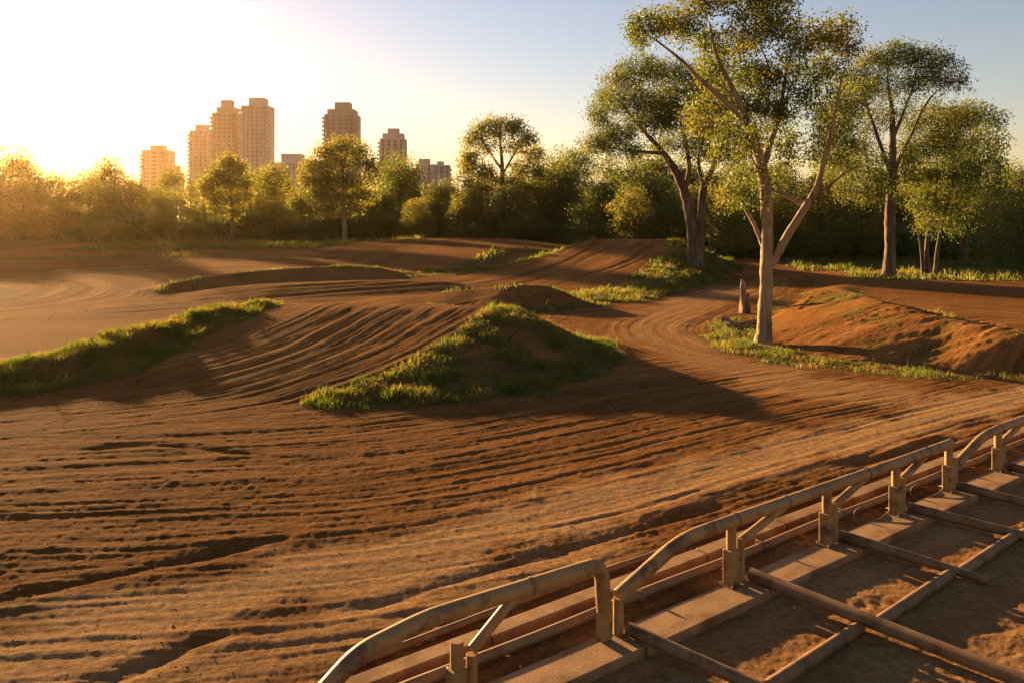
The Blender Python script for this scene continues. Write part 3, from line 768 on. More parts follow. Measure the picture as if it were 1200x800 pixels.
# --- the broad tree on the bank with two trunks
D = 61.2; b = at(815, 313, D); b[2] = float(ground_z(b[0], b[1])[0]) - .1
st = [([b] + pstem(D, [(812, 280), (808, 250), (801, 222), (790, 198), (776, 178), (760, 160), (744, 142), (730, 124)]), [.52, .42, .37, .33, .28, .2, .15, .1, .06]),
      (pstem(D, [(818, 306), (821, 275), (823, 245), (826, 220), (836, 198), (846, 178), (852, 155), (858, 130)], .1), [.36, .33, .30, .26, .2, .15, .1, .06]),
      (pstem(D, [(802, 224), (808, 200), (806, 172), (800, 145), (796, 118), (795, 92)], .2), [.2, .17, .14, .1, .07, .04]),
      (pstem(D, [(825, 222), (818, 192), (822, 165), (826, 140)], -.2), [.16, .12, .08, .05]),
      (pstem(D, [(778, 180), (756, 178), (734, 176), (708, 170)], .3), [.15, .11, .08, .04])]
cl = pclumps(D, [(700, 168, 22, 14), (722, 160, 28, 16), (702, 140, 12, 12), (715, 118, 24, 18), (726, 96, 24, 16), (752, 86, 30, 16), (780, 84, 30, 16), (740, 120, 34, 18), (772, 112, 36, 22), (806, 100, 34, 22),
    (835, 112, 30, 22), (758, 146, 36, 18), (795, 140, 40, 20), (832, 146, 36, 22), (858, 150, 26, 24), (786, 168, 36, 14, .7), (825, 176, 32, 16, .7), (852, 184, 26, 18, .8), (732, 182, 26, 12, .7),
    (712, 196, 16, 14, .6), (740, 204, 12, 18, .5), (860, 208, 20, 18, .6), (768, 196, 16, 12, .4), (842, 214, 16, 16, .4)], rt, depth=1.3)
make_tree('gum_tree', 'broad dark crowned tree with two brown trunks standing on the grassy bank', b, st, cl, M['bark_brown'], M['leaf_olive'], 60, .30, .20, .075, 5, tip_r=.009, dens=1.25)

# --- the upright tree behind the right hollow
D = 58.0; b = at(1042, 326, D); b[2] = float(ground_z(b[0], b[1])[0]) - .1
st = [([b] + pstem(D, [(1043, 290), (1043, 250), (1045, 215), (1046, 180), (1046, 150), (1044, 120), (1040, 92)]), [.44, .37, .33, .29, .25, .2, .13, .06]),
      (pstem(D, [(1045, 212), (1056, 185), (1070, 160), (1084, 132), (1098, 112), (1112, 100)], .2), [.15, .13, .1, .08, .06, .03]),
      (pstem(D, [(1045, 205), (1032, 175), (1020, 145), (1008, 115), (1000, 92)], -.2), [.15, .13, .1, .07, .03]),
      (pstem(D, [(1046, 165), (1056, 135), (1066, 105), (1070, 82)], -.2), [.13, .1, .07, .03]),
      (pstem(D, [(1044, 225), (1024, 205), (1004, 195), (984, 190)], .3), [.12, .09, .06, .03])]
cl = pclumps(D, [(1000, 92, 28, 16), (1022, 72, 28, 14), (1050, 66, 28, 14), (1078, 72, 28, 14), (1104, 84, 20, 14), (1116, 100, 12, 14), (1005, 118, 30, 16), (1040, 96, 34, 16), (1080, 96, 30, 14, .8), (980, 132, 24, 18),
    (1018, 142, 30, 16, .7), (1050, 128, 28, 14, .5), (980, 164, 28, 18), (1010, 172, 30, 16, .8), (986, 196, 28, 16), (1022, 200, 26, 16, .8), (1060, 176, 20, 16, .5), (1000, 222, 24, 14, .7), (1066, 206, 18, 18, .6),
    (1024, 228, 20, 12, .5), (968, 178, 16, 14, .8), (1090, 122, 18, 12, .4)], rt, depth=1.25)
make_tree('gum_tree', 'upright fan crowned tree with one dark trunk behind the hollow of the right berm', b, st, cl, M['bark_brown'], M['leaf_olive'], 60, .29, .20, .07, 8, tip_r=.009, dens=1.25)

# --- the several slim stems at its right
D = 60.0; b = at(1088, 323, D); b[2] = float(ground_z(b[0], b[1])[0]) - .1
st = [([b] + pstem(D, [(1086, 290), (1090, 258), (1096, 228), (1098, 200), (1096, 170)]), [.19, .15, .13, .09, .05, .018]),
      (pstem(D, [(1082, 323), (1080, 292), (1076, 262), (1072, 235)], .1), [.13, .09, .05, .018]),
      (pstem(D, [(1096, 322), (1098, 290), (1104, 255), (1112, 225), (1118, 190)], -.1), [.16, .13, .09, .05, .018])]
cl = pclumps(D, [(1078, 150, 22, 16), (1100, 136, 26, 16), (1126, 138, 20, 16), (1084, 176, 26, 18), (1112, 168, 28, 18), (1076, 206, 22, 18), (1100, 204, 28, 18), (1126, 198, 24, 18), (1080, 236, 20, 16, .8), (1106, 236, 24, 16, .8), (1128, 228, 20, 18), (1064, 186, 14, 14, .7), (1090, 262, 18, 12, .5), (1118, 262, 18, 14, .6)], rt, depth=1.2)
make_tree('gum_tree', 'slim clump of several leaning stems under one crown, right of the upright tree', b, st, cl, M['bark_brown'], M['leaf_olive'], 60, .30, .20, .07, 9, tip_r=.009, dens=1.25)
# --- dense dark tree behind it and the tree at the edge of the photo
D = 74.0; b = at(1130, 314, D); b[2] = float(ground_z(b[0], b[1])[0]) - .1
st = [([b] + pstem(D, [(1129, 290), (1131, 255), (1134, 220), (1138, 185), (1140, 155)]), [.34, .28, .24, .2, .13, .07])]
cl = pclumps(D, [(1112, 148, 26, 18), (1140, 134, 18, 14), (1158, 140, 16, 16), (1150, 164, 22, 18), (1120, 176, 28, 20), (1146, 196, 28, 20), (1168, 200, 16, 18), (1118, 214, 28, 20), (1150, 230, 28, 20), (1172, 226, 12, 14), (1120, 250, 26, 18), (1150, 262, 24, 16), (1166, 168, 12, 12)], rt, depth=1.2)
make_tree('gum_tree', 'dense dark tree with a lumpy crown behind the slim stems', b, st, cl, M['bark_brown'], M['leaf_dark'], 28, .42, .3, .11, 10, tip_r=.010)
D = 66.0; b = at(1203, 322, D); b[2] = float(ground_z(b[0], b[1])[0]) - .1
st = [([b] + pstem(D, [(1202, 290), (1200, 260), (1202, 230)]), [.26, .2, .14, .07])]
cl = pclumps(D, [(1196, 208, 18, 16), (1214, 220, 22, 22), (1180, 236, 22, 16), (1204, 248, 26, 16), (1166, 262, 22, 14), (1190, 276, 26, 16), (1220, 270, 24, 22), (1160, 288, 22, 12), (1184, 302, 26, 10), (1216, 302, 22, 12)], rt, depth=1.3)
make_tree('gum_tree', 'low spreading bushy tree at the right edge, leaves reaching the grass', b, st, cl, M['bark_brown'], M['leaf_olive'], 26, .4, .28, .1, 12, tip_r=.013)

# --- standing trees in front of the wood
CROWN = 42
D = 118.0; b = at(590, 282, D); b[2] = float(ground_z(b[0], b[1])[0]) - .2
st = [([b] + pstem(D, [(590, 262), (590, 240), (589, 215), (588, 190), (586, 165), (586, 150)]), [.5, .42, .38, .34, .26, .16, .08]),
      (pstem(D, [(589, 205), (600, 185), (612, 165), (618, 152)], .2), [.18, .14, .1, .05]), (pstem(D, [(589, 200), (576, 182), (566, 165), (562, 152)], .2), [.18, .14, .1, .05])]
cl = pclumps(D, [(585, 144, 16, 7), (568, 150, 14, 8), (604, 150, 14, 8), (556, 164, 12, 9), (618, 164, 12, 9), (585, 158, 16, 8, .7), (572, 174, 14, 8, .6), (602, 174, 14, 8, .6), (552, 186, 12, 9), (624, 182, 13, 10), (612, 196, 16, 9, .8), (566, 200, 15, 9, .8), (548, 196, 10, 8),
    (580, 212, 14, 8, .7), (600, 214, 14, 8, .7), (562, 224, 14, 8, .8), (614, 222, 12, 9), (574, 236, 12, 7, .6), (632, 204, 8, 8)], rt, depth=1.2)
make_tree('gum_tree', 'tall round topped tree standing free before the wood, straight pale trunk', b, st, cl, M['bark_pale'], M['leaf_gold'], 24, .5, .38, .16, 14, tip_r=.02)
D = 112.0; b = at(404, 290, D); b[2] = float(ground_z(b[0], b[1])[0]) - .2
st = [([b] + pstem(D, [(404, 272), (403, 252), (403, 230), (402, 205), (400, 185)]), [.42, .34, .3, .24, .14, .07]),
      (pstem(D, [(403, 250), (414, 232), (424, 212), (430, 196)], .2), [.16, .12, .08, .04]), (pstem(D, [(403, 246), (392, 228), (380, 210), (374, 196)], .2), [.16, .12, .08, .04])]
cl = pclumps(D, [(400, 172, 18, 8), (382, 180, 16, 9), (420, 178, 16, 9), (368, 194, 14, 9), (398, 192, 18, 9), (430, 194, 14, 10), (362, 210, 12, 9), (384, 210, 17, 9), (410, 212, 17, 9), (436, 208, 10, 8), (374, 228, 14, 8), (398, 230, 15, 8), (424, 228, 14, 9), (386, 244, 12, 7), (414, 244, 12, 7)], rt, depth=1.2)
make_tree('gum_tree', 'round topped yellow green tree before the lone tower, pale trunk on the verge', b, st, cl, M['bark_pale'], M['leaf_gold'], 26, .5, .38, .16, 15, tip_r=.018)
D = 114.0; b = at(273, 288, D); b[2] = float(ground_z(b[0], b[1])[0]) - .2
st = [([b] + pstem(D, [(273, 270), (272, 250), (270, 228), (268, 205)]), [.3, .25, .2, .13, .06])]
cl = pclumps(D, [(266, 190, 12, 8), (256, 200, 11, 8), (278, 200, 12, 8), (250, 214, 11, 8), (268, 214, 13, 8), (286, 214, 10, 8), (246, 230, 10, 8), (264, 232, 13, 8), (284, 230, 11, 8), (256, 246, 11, 7), (276, 246, 11, 7), (240, 220, 8, 6)], rt, depth=1.2)
make_tree('gum_tree', 'narrow golden tree before the tallest pair of towers, slim trunk showing', b, st, cl, M['bark_brown'], M['leaf_gold'], 26, .5, .38, .16, 16, tip_r=.018)

# --- the wood behind: a few kinds, each standing tree its own copy
def proto(name, h, w, leaf, bark, seed, low=.25, n=13, per=34, L=.36):
    rng = np.random.default_rng(seed)
    cl = []
    for k in range(n):
        f = (k + .5) / n; zc = h * (low + (1 - low) * f * .94)
        rr = w * (.55 + .6 * math.sin(math.pi * min(1, f * .9 + .1))) * .62; a = rng.uniform(0, 6.28); q = rng.uniform(.25, 1) * rr * (1 - .5 * f)
        s_ = rng.uniform(.75, 1.25) * w * .30
        cl.append(((math.cos(a) * q, math.sin(a) * q, zc), (s_, s_, s_ * .72), int(10 + s_ * s_ * 5)))
    st = [([(0, 0, -.2), (.05, 0, h * .2), (rng.normal(0, .15), rng.normal(0, .15), h * .45), (rng.normal(0, .25), rng.normal(0, .25), h * .75)], [h * .022, h * .018, h * .013, .05])]
    T = clump_targets(cl, rng); nodes = grow([(np.array(p), r) for p, r in st], T, rng, .016, .8)
    t = empty(name); link('trunk', wood_mesh('trunk', nodes, True, bark, 8), t)
    pos, par, kids, rad, tr = nodes
    link('branches', wood_mesh('branches', nodes, False, bark, 8), t)
    tips = np.array([q for q in range(len(pos)) if not tr[q] and not kids[q]])
    link('crown', leaf_mesh('crown', pos[tips], per, .5, L, L * .42, rng, leaf, .4), t)
    return t

def copy_tree(o):
    c = o.copy(); COL.objects.link(c)
    for k in list(o.children):
        d = k.copy(); COL.objects.link(d); d.parent = c
    return c
kinds = {}
for nm, args in {'gold_a': (11, 6.5, M['leaf_gold'], M['bark_brown'], 31), 'gold_b': (11, 8, M['leaf_gold'], M['bark_brown'], 32, .12, 16), 'olive_a': (11, 7, M['leaf_olive'], M['bark_pale'], 33),
                 'olive_b': (11, 8.5, M['leaf_olive'], M['bark_brown'], 34, .1, 17), 'dark_a': (11, 7.5, M['leaf_dark'], M['bark_brown'], 35, .1, 16), 'dark_b': (11, 9, M['leaf_dark'], M['bark_brown'], 36, .05, 18)}.items():
    kinds[nm] = [proto('woodland_tree', *args), False]
LAB = {'g': ('golden hazy tree in the backlit wood at the left', 'golden trees of the wood at the left'),
       'm': ('olive green tree in the wood below the towers', 'olive trees of the wood below the towers'),
       'd': ('green tree in the shaded wood behind the far ramp and right track', 'green trees of the wood at the right'),
       'y': ('yellow green sunlit tree at the front edge of the right wood', 'sunlit trees before the right wood')}
def wood_tree(px, top, D, kind, zone, wide=1.0):
    pr = kinds[kind]
    o = pr[0] if not pr[1] else copy_tree(pr[0]); pr[1] = True
    p = at(px, top, D); gz = float(ground_z(p[0], p[1])[0]); h = p[2] - gz; s = h / 11.0
    o.location = (p[0], p[1], gz); o.rotation_euler = (0, 0, rt.uniform(0, 6.28)); o.scale = (s * wide, s * wide, s)
    o.name = 'woodland_tree'; tag(o, LAB[zone][0], 'tree', LAB[zone][1])
sky_line = [(-80, 176), (0, 178), (20, 196), (60, 198), (100, 197), (130, 192), (160, 206), (200, 200), (240, 208), (300, 206), (322, 200), (345, 207), (440, 204), (470, 192), (505, 206), (540, 207), (560, 208), (640, 196), (670, 180), (705, 195), (740, 192), (770, 188), (830, 190), (900, 192), (950, 196), (1000, 200), (1100, 205), (1200, 190), (1320, 180)]
def skyl(px): return float(np.interp(px, [a for a, b in sky_line], [b for a, b in sky_line]))
px = -110
while px < 1330:    # back row sets the skyline, two rows stand in front of it
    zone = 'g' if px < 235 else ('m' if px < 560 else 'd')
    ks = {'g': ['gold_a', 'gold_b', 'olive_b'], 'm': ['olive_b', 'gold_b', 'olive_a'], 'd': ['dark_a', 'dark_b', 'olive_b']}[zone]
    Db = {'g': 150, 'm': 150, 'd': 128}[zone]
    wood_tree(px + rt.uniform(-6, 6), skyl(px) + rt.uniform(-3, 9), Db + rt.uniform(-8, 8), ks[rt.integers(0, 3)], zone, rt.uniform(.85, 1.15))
    px += 44 * (130 / Db) + rt.uniform(0, 14)
px = -100
while px < 1330:
    zone = 'g' if px < 235 else ('m' if px < 560 else 'd')
    ks = {'g': ['gold_b', 'gold_a', 'olive_b'], 'm': ['olive_b', 'gold_b', 'dark_a'], 'd': ['dark_b', 'gold_b', 'olive_b']}[zone]
    Db = {'g': 132, 'm': 132, 'd': 112}[zone]
    if px > 880: Db = 96
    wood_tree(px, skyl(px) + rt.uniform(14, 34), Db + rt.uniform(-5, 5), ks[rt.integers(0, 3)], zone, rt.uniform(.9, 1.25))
    px += 40 + rt.uniform(0, 22)
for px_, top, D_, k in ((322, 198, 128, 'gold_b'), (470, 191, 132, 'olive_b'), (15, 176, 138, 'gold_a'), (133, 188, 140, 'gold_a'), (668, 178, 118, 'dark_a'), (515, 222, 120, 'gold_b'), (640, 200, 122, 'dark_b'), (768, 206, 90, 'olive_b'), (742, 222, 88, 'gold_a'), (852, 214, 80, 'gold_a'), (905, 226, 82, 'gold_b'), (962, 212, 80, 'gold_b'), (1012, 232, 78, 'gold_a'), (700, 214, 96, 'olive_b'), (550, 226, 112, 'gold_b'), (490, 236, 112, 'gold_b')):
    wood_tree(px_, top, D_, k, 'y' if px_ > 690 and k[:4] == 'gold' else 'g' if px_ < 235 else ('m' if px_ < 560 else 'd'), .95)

# shrubs at the foot of the wood
def shrub_proto(seed, leaf):
    rng = np.random.default_rng(seed); t = empty('shrub')
    pts_ = clump_targets([((rng.normal(0, .6), rng.normal(0, .6), rng.uniform(.6, 1.9)), (.9, .9, .6), 26) for _ in range(8)], rng); pts_[:, 2] = np.maximum(pts_[:, 2], .15)
    link('foliage', leaf_mesh('foliage', pts_, 12, .22, .3, .13, rng, leaf, .3), t)
    s = MB()
    for k in range(6):
        a = rng.uniform(0, 6.28); s.tube([(0.1 * math.cos(a), .1 * math.sin(a), -.1), (.4 * math.cos(a), .4 * math.sin(a), .7), (.8 * math.cos(a), .8 * math.sin(a), 1.5)], [.04, .03, .012], 5)
    s.build('stem', M['bark_brown'], t, True); return t
shr = [[shrub_proto(51, M['leaf_dark']), False], [shrub_proto(52, M['leaf_olive']), False], [shrub_proto(53, M['leaf_gold']), False]]
px = -100
while px < 1330:
    right = px > 840
    k = 2 if px < 260 and rt.random() < .6 else int(rt.random() < .4)
    pr = shr[k]; o = pr[0] if not pr[1] else copy_tree(pr[0]); pr[1] = True
    D_ = (124 if px < 560 else 112) if not right else 86 + rt.uniform(-4, 6)
    D_ += rt.uniform(-4, 5); xx = (px - CX) * D_ / FPX; s = rt.uniform(.8, 1.9)
    o.location = (xx, D_, float(ground_z(xx, D_)[0])); o.rotation_euler = (0, 0, rt.uniform(0, 6.28)); o.scale = (s * 1.3, s * 1.3, s)
    if px < 235: tag(o, 'golden hazy shrub at the foot of the left wood', 'shrub', 'shrubs at the foot of the left wood')
    elif px < 840: tag(o, 'dark shrub at the foot of the middle wood', 'shrub', 'shrubs at the foot of the middle wood')
    else: tag(o, 'green shrub under the trees behind the right track', 'shrub', 'shrubs behind the right track')
    px += rt.uniform(14, 30)

# dark depths of the wood: one mass of foliage nobody could count
def wood_mass():
    rng = np.random.default_rng(61); n = 2600
    px_ = rng.uniform(-260, 1460, n); D_ = np.where(px_ > 880, rng.uniform(104, 120, n), np.where(px_ > 560, rng.uniform(132, 150, n), rng.uniform(160, 180, n)))
    top = CAM_H + (HY - np.array([skyl(p) for p in px_]) - 8) * D_ / FPX
    zz = rng.uniform(0, 1, n) ** .9 * np.maximum(top - .6, 2) * np.where(px_ > 560, .65, .85)
    c = np.c_[(px_ - CX) * D_ / FPX, D_, zz + .3]
    return leaf_mesh('undergrowth', c, 16, (1.1, 1.0, .7), .75, .34, rng, M['leaf_dark'], .3)
tag(link('undergrowth', wood_mass()), 'dark depths of the wood behind the standing trees', kind='stuff')

# ------------------------------------------------------------------ grass blades
def blades(n, x0, x1, y0, y1, rng, hscale=1.0, wscale=1.0):
    xs = rng.uniform(x0, x1, n); ys = rng.uniform(y0, y1, n)
    g = bil(GRASS, xs, ys); keep = rng.random(n) < np.clip((g - .18) * 1.7, 0, 1)
    return xs[keep], ys[keep]
def make_grass(name, label, boxes, seed):
    rng = np.random.default_rng(seed); VV = []
    for (x0, x1, y0, y1, dens, hs, ws) in boxes:
        n = int((x1 - x0) * (y1 - y0) * dens); xs, ys = blades(n, x0, x1, y0, y1, rng)
        zz = ground_z(xs, ys); t = bil(TALL, xs, ys) * hs
        patch = np.clip(.75 + 1.5 * fbm(xs * 1.3, ys * 1.3, 3, 88), .3, 1.9) * np.where(rng.random(len(xs)) < .015, 2.2, 1.0)
        h = np.minimum(t * patch * rng.uniform(.5, 1.5, len(xs)), .6 if ws > .02 else .42); a = rng.uniform(0, 6.28, len(xs)); wd = ws * rng.uniform(.6, 1.4, len(xs))
        ln = np.clip(rng.normal(0, .38, (len(xs), 2)), -.7, .7) * h[:, None] + np.array([.06, -.03]) * h[:, None]
        dx, dy = np.cos(a) * wd / 2, np.sin(a) * wd / 2
        p0 = np.c_[xs - dx, ys - dy, zz - .02]; p1 = np.c_[xs + dx, ys + dy, zz - .02]
        m1 = np.c_[xs + dx * .7 + ln[:, 0] * .4, ys + dy * .7 + ln[:, 1] * .4, zz + h * .6]; m0 = np.c_[xs - dx * .7 + ln[:, 0] * .4, ys - dy * .7 + ln[:, 1] * .4, zz + h * .6]
        tp_ = np.c_[xs + ln[:, 0], ys + ln[:, 1], zz + h]
        VV.append(np.stack([p0, p1, m1, tp_, m0], 1).reshape(-1, 3))
    V = np.vstack(VV); n = len(V) // 5
    tag(link(name, mesh_np(name, V, np.arange(n * 5).reshape(-1, 5), M['grass'])), label, kind='stuff')
make_grass('grass', 'tufts of grass along the jumps, banks and verges', [
    (-24, -7, 20, 40, 900, 1.0, .016), (-6.5, 4, 20, 36, 900, 1.0, .014), (6, 24, 23, 50, 330, 1.0, .013),
    (-26, 5, 40, 70, 120, 1.1, .03), (4, 22, 46, 80, 150, 1.1, .035), (-48, 10, 66, 112, 22, 1.2, .07), (16, 58, 54, 118, 26, 1.2, .07), (-58, 58, 112, 136, 5, 1.1, .14)], 71)

# ------------------------------------------------------------------ loose clods on the dirt
def clods():
    rng = np.random.default_rng(81); n = 14000
    u = rng.random(n); ys = 7.5 * (24 / 7.5) ** (u ** .8); xs = rng.uniform(-.75, .75, n) * ys
    fnn = (xs - FE_O[0]) * FE_N[0] + (ys - FE_O[1]) * FE_N[1]
    den = fbm(xs * .7, ys * .7, 3, 82); keep = (rng.random(n) < .5 + den * .9) & ((fnn < -1.1) | ((fnn > -.48) & (fnn < -.1)) | (rng.random(n) < .35)); xs, ys = xs[keep], ys[keep]
    fnn = fnn[keep]
    s = rng.lognormal(math.log(.007), .5, len(xs)); s = np.minimum(s, .020)
    zz = ground_z(xs, ys); zz = np.where((fnn > -.1) & (fnn < .45), zz - .2, zz)
    o = np.array([(1, 0, 0), (0, 1, 0), (-1, 0, 0), (0, -1, 0), (0, 0, .45), (0, 0, -.45)], float)
    V = o[None] * s[:, None, None] * rng.uniform(.55, 1.4, (len(xs), 6, 1)) + rng.normal(0, .18, (len(xs), 6, 3)) * s[:, None, None]
    V += np.c_[xs, ys, zz + s * .12][:, None, :]
    f = np.array([(0, 1, 4), (1, 2, 4), (2, 3, 4), (3, 0, 4), (1, 0, 5), (2, 1, 5), (3, 2, 5), (0, 3, 5)])
    F_ = (np.arange(len(xs))[:, None, None] * 6 + f[None]).reshape(-1, 3)
    m = surf_mat('clod', (.30, .135, .042), (.20, .085, .025), 8, .95, .2, 60, None, 1, .1)
    tag(link('clods', mesh_np('clods', V.reshape(-1, 3), F_, m)), 'crumbs of dry earth scattered over the foreground dirt', kind='stuff')
clods()

# ------------------------------------------------------------------ starting gate of bent pipes
def pipe_path(pts_, r=.16, n=6):
    """polyline with rounded corners"""
    P = [np.asarray(p, float) for p in pts_]; out = [P[0]]
    for k in range(1, len(P) - 1):
        a = P[k - 1] - P[k]; c = P[k + 1] - P[k]; la, lc = np.linalg.norm(a), np.linalg.norm(c); rr = min(r, la * .45, lc * .45)
        A = P[k] + a / la * rr; C_ = P[k] + c / lc * rr
        for t in np.linspace(0, 1, n): out.append((1 - t) ** 2 * A + 2 * t * (1 - t) * P[k] + t * t * C_)
    out.append(P[-1]); return np.array(out)
ST = .09    # top of the concrete strip
def railing(label, rail_pts, rail_r, posts, braces, bands=(), bend=.2):
    e0 = rail_pts[0][0]; base = fe(posts[0][0], 0, ST); t = empty('pipe_railing', base); tag(t, label, 'railing', 'bent pipe railings of the starting gate')
    L = lambda e, n, z: fe(e, n, z) - base
    m = MB(); m.tube(pipe_path([L(*p) for p in rail_pts], bend, 7), rail_r, 16); m.build('top_rail', M['steel'], t, True)
    for (e, zt, kind) in posts:
        if kind == 'pair':
            q = MB(); q.box(L(e, -.01, (ST + zt * .62) / 2), (.165, .165, zt * .62 - ST), FE_A, .012); q.build('post_sleeve', M['steel_post'], t)
            q = MB(); q.box(L(e + .05, -.01, ST + .006), (.36, .24, .014), FE_A, .004); bp = q.build('base_plate', M['rust_steel'], t)
            for bx in (-.10, .24):
                for by in (-.09, .09):
                    q = MB(); q.tube([L(e + bx, -.01 + by * 1.05, ST + .010), L(e + bx, -.01 + by * 1.05, ST + .035)], .014, 6); q.build('bolt', M['rust_steel'], bp)
            q = MB(); q.tube([L(e, -.01, zt * .62 - .02), L(e, -.01, zt)], .068, 12); q.build('post', M['steel'], t, True)
            q = MB(); q.tube([L(e + .175, .0, ST - .02), L(e + .175, 0, zt * .74)], .058, 12); q.build('post', M['steel'], t, True)
        elif kind == 'end':
            q = MB(); q.box(L(e, 0, (ST + .52) / 2), (.15, .15, .52 - ST), FE_A, .02); q.build('post_sleeve', M['steel_post'], t)
    for (e0_, z0_, e1_, z1_) in braces:
        q = MB(); q.tube([L(e0_, 0, z0_), L(e1_, 0, z1_)], .058, 12); q.build('brace', M['steel'], t, True)
    for e in bands:
        z_ = np.interp(e, [p[0] for p in rail_pts], [p[2] for p in rail_pts])
        q = MB(); q.tube([L(e - .02, 0, z_), L(e + .02, 0, z_)], rail_r + .008, 16); q.build('weld_collar', M['rust_steel'], t, True)
    return t
railing('bent pipe railing nearest the camera, running off the bottom edge',
        [(-6.6, 0, .12), (-5.45, 0, .93), (-4.7, 0, 1.03), (-2.36, 0, .965), (-2.32, 0, .42)], .088, [(-4.34, .70, 'pair'), (-2.32, .5, 'end')], [(-4.16, .56, -3.62, .94)], (-3.4,))
railing('long pipe railing in the middle with three braced posts',
        [(-2.10, 0, .52), (-1.0, 0, .92), (0, 0, .925), (2.2, 0, .915), (4.2, 0, .91), (6.05, 0, .915)], .084,
        [(0, .90, 'pair'), (2.22, .89, 'pair'), (4.2, .885, 'pair'), (6.0, .895, 'pair')], [(.175, .62, 1.15, .87), (2.40, .62, 3.25, .86), (4.38, .62, 5.12, .86)], (.08, 1.2, 3.3, 5.2), .35)
railing('bent pipe railing farthest away, running off the right edge',
        [(6.28, 0, .52), (7.25, 0, .83), (7.9, 0, .875), (9.9, 0, .87), (11.8, 0, .87)], .08, [(7.95, .84, 'pair'), (9.9, .85, 'pair'), (11.6, .85, 'pair')], [(8.12, .6, 8.95, .83), (10.1, .6, 10.9, .83)], (8.0,), .25)
# short round post that starts the middle railing
sp_ = MB(); sp_.tube([fe(-2.10, .01, 0) - fe(-2.1, .01, 0) + np.array([0, 0, 0.0]), np.array([0, 0, .44])], .062, 12)
tag(sp_.build('gate_post', M['steel'], None, True, loc=fe(-2.10, .01, ST - .02)), 'short round post carrying the low end of the middle railing', 'post')

# concrete strip in bays, kerb, low pipes
bays = [-8.0, -6.6, -4.25, -2.05, .28, 2.52, 4.5, 6.25, 8.1, 10.0, 12.0]
blab = ['concrete slab left of the nearest railing post', 'concrete slab under the bend of the nearest railing', 'concrete slab in front of the nearest railing, before its end post', 'pale concrete slab just right of the near railing gap',
        'concrete slab between the first and second braced posts of the middle railing', 'concrete slab between the second and third braced posts of the middle railing', 'concrete slab before the far end post of the middle railing',
        'concrete slab under the gap before the farthest railing', 'concrete slab beyond the first post of the farthest railing', 'farthest concrete slab at the right edge']
for k in range(len(bays) - 1):
    a, b_ = bays[k] + .012, bays[k + 1] - .012
    m = MB(); m.box((0, 0, 0), (b_ - a, .52, .20), FE_A, .018)
    o = m.build('concrete_slab', M['concrete'], None, loc=fe((a + b_) / 2, .16 + rt.normal(0, .012), ST - .10 + rt.normal(0, .004)))
    o.rotation_euler = (0, 0, rt.normal(0, .004)); tag(o, blab[k], 'slab', 'concrete slabs under the railings')
k_ = MB()
for a in np.arange(-9, 12.4, 1.9): k_.box(fe(a + .94, -.92, .035), (1.87, .26, .17), FE_A, .02)
tag(k_.build('kerb', M['concrete']), 'pale concrete kerb behind the railings along the dirt', 'kerb')
lp = empty('low_pipe', fe(0, -.52, .09)); tag(lp, 'long ground pipe between kerb and railings, tied with rusty clamps', 'pipe')
q = MB(); P = [fe(e, -.52 + .015 * math.sin(e * 1.7), .10) - fe(0, -.52, .09) for e in np.arange(-9, 12.5, .5)]; q.tube(P, .062, 12); q.build('pipe_run', M['rust_steel'], lp, True)
for e in (-1.2, 1.35, 3.5, 5.2, 7.2):
    q = MB(); q.box(fe(e, -.53, .11) - fe(0, -.52, .09), (.05, .15, .15), FE_A, .012); q.tube([fe(e, -.52, .12) - fe(0, -.52, .09), fe(e + .01, -.66, .21) - fe(0, -.52, .09)], .014, 6); q.build('clamp', M['rust_steel'], lp)
pp = empty('edge_pipe', fe(0, -1.4, 0)); tag(pp, 'dark half buried pipe lying in the dirt beyond the kerb', 'pipe')
q = MB(); P = [fe(e, -1.4 + .03 * math.sin(e * .9), .035) - fe(0, -1.4, 0) for e in np.arange(-5, 12.5, .5)]; q.tube(P, .045, 8); q.build('pipe_run', M['rust_steel'], pp, True)
for e, zt in ((1.3, .3), ):
    pass
# loose wire loops by the farther posts
for e, lab in ((4.2, 'loop of bent wire by the third braced post'), (6.0, 'loop of bent wire by the far end post of the middle railing')):
    c = fe(e - .35, -.22, .06); t_ = np.linspace(0, 5.2, 26)
    P = np.array([(c + np.array([*(FE_E * .42 * math.cos(a) + FE_N * .2 * math.sin(a)), .05 * math.sin(a * 1.7) + .05])) for a in t_])
    q = MB(); q.tube(P - c, .011, 6); tag(q.build('wire_loop', M['rust_steel'], None, True, loc=c), lab, 'wire')

# bars lying across the platform
def bar(label, e0, n0, e1, n1, r0, r1, z0=.165, z1=.05, name='cross_bar', group='bars running back from the railing posts'):
    a = fe(e0, n0, z0); b_ = fe(e1, n1, z1); m = MB()
    T = np.linspace(0, 1, 9); P = np.array([a + (b_ - a) * t for t in T]) - a; rr = r0 + (r1 - r0) * T
    P = np.vstack([P, P[-1] + (b_ - a) / np.linalg.norm(b_ - a) * .03]); rr = np.r_[rr, r1 * .6]
    m.tube(P, rr, 14); tag(m.build(name, M['rust_steel'], None, True, loc=a), label, 'bar', group)
bar('round bar from the first post of the nearest railing', -4.2, .05, -4.05, 1.75, .06, .06)
bar('round bar running back from the gap between the near railings', -2.03, .1, -1.66, 1.95, .075, .07)
bar('longest round bar, running from the first braced post across the lower right corner', .32, .06, .66, 6.2, .085, .075)
bar('round bar with a broken end from the second braced post', 2.5, .04, 2.86, 1.95, .082, .06)
bar('round bar running back from the third braced post', 4.48, .04, 4.95, 1.75, .08, .07)
bar('round bar running back from the far end post of the middle railing', 6.22, .04, 6.5, 1.8, .078, .07)
bar('round bar running back from the first post of the farthest railing', 8.12, .04, 8.4, 1.8, .075, .07)
gl = 'bars lying along the dirt floor'
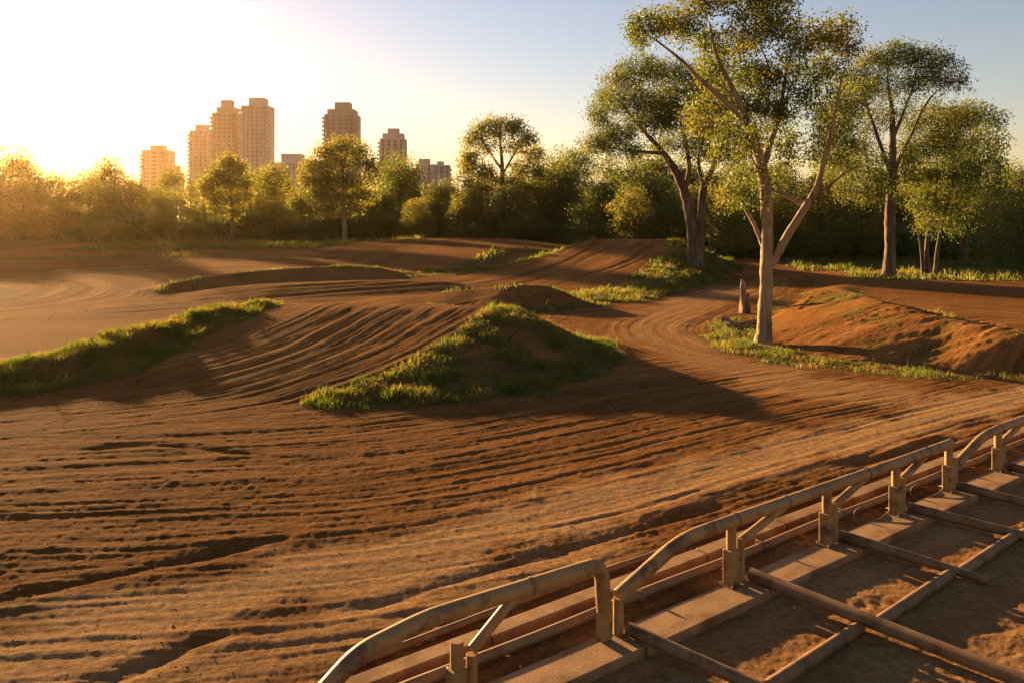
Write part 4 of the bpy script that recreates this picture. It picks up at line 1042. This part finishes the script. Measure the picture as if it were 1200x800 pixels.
bar('lengthwise bar at the bottom edge of the floor', -4.05, 1.72, -1.75, 1.70, .07, .07, .035, .035, 'floor_bar', gl)
bar('lengthwise bar between the gap bar and the longest bar', -1.60, 1.68, .36, 1.58, .075, .072, .035, .04, 'floor_bar', gl)
bar('lengthwise bar between the longest bar and the broken ended bar', .55, 1.66, 2.76, 1.54, .075, .07, .035, .04, 'floor_bar', gl)
bar('lengthwise bar between the broken ended bar and the next bar', 2.86, 1.60, 4.9, 1.50, .075, .07, .035, .04, 'floor_bar', gl)
bar('lengthwise bar at the right edge of the floor', 5.0, 1.56, 6.5, 1.5, .072, .07, .035, .04, 'floor_bar', gl)

# ------------------------------------------------------------------ dead stump, log and stones on the island
D = 41.0
b = at(872, 366, D); b[2] = float(ground_z(b[0], b[1])[0]) - .05
t = empty('tree_stump', b); tag(t, 'dead split stump standing behind the pale forked tree', 'stump')
rng = np.random.default_rng(91); q = MB()
P = np.array([(0, 0, 0), (.0, 0, .3), (-.03, 0, .8), (-.05, .02, 1.3), (-.06, .02, 1.62)]); q.tube(P, [.25, .18, .145, .13, .09], 9)
q.V[0] += rng.normal(0, .03, q.V[0].shape); q.build('trunk', M['wood_dead'], t, True)
q = MB(); q.tube([(.18, .02, 0), (.2, .02, .5), (.22, 0, 1.0)], [.14, .11, .05], 7); q.V[0] += rng.normal(0, .025, q.V[0].shape); q.build('splinter', M['wood_dead'], t, True)
def log(label, px, py, D, length, r, rz, tilt):
    b = at(px, py, D); b[2] = float(ground_z(b[0], b[1])[0]) + r * .6
    d = np.array([math.cos(rz) * math.cos(tilt), math.sin(rz) * math.cos(tilt), math.sin(tilt)])
    m = MB(); T = np.linspace(-.5, .5, 7)[:, None]; m.tube(d * length * T + rng.normal(0, .02, (7, 3)), r * rng.uniform(.8, 1.15, 7), 8)
    tag(m.build('log', M['wood_dead'], None, True, loc=b), label, 'log', 'dead logs on the grassy island')
log('weathered log lying before the dead stump', 868, 384, 36.0, 1.7, .13, .5, .08)
log('short log leaning on the pile left of the pale tree', 858, 380, 37.0, 1.1, .11, 2.2, .25)
log('thin grey log at the foot of the pale tree', 876, 392, 34.0, 1.3, .08, -.2, .05)
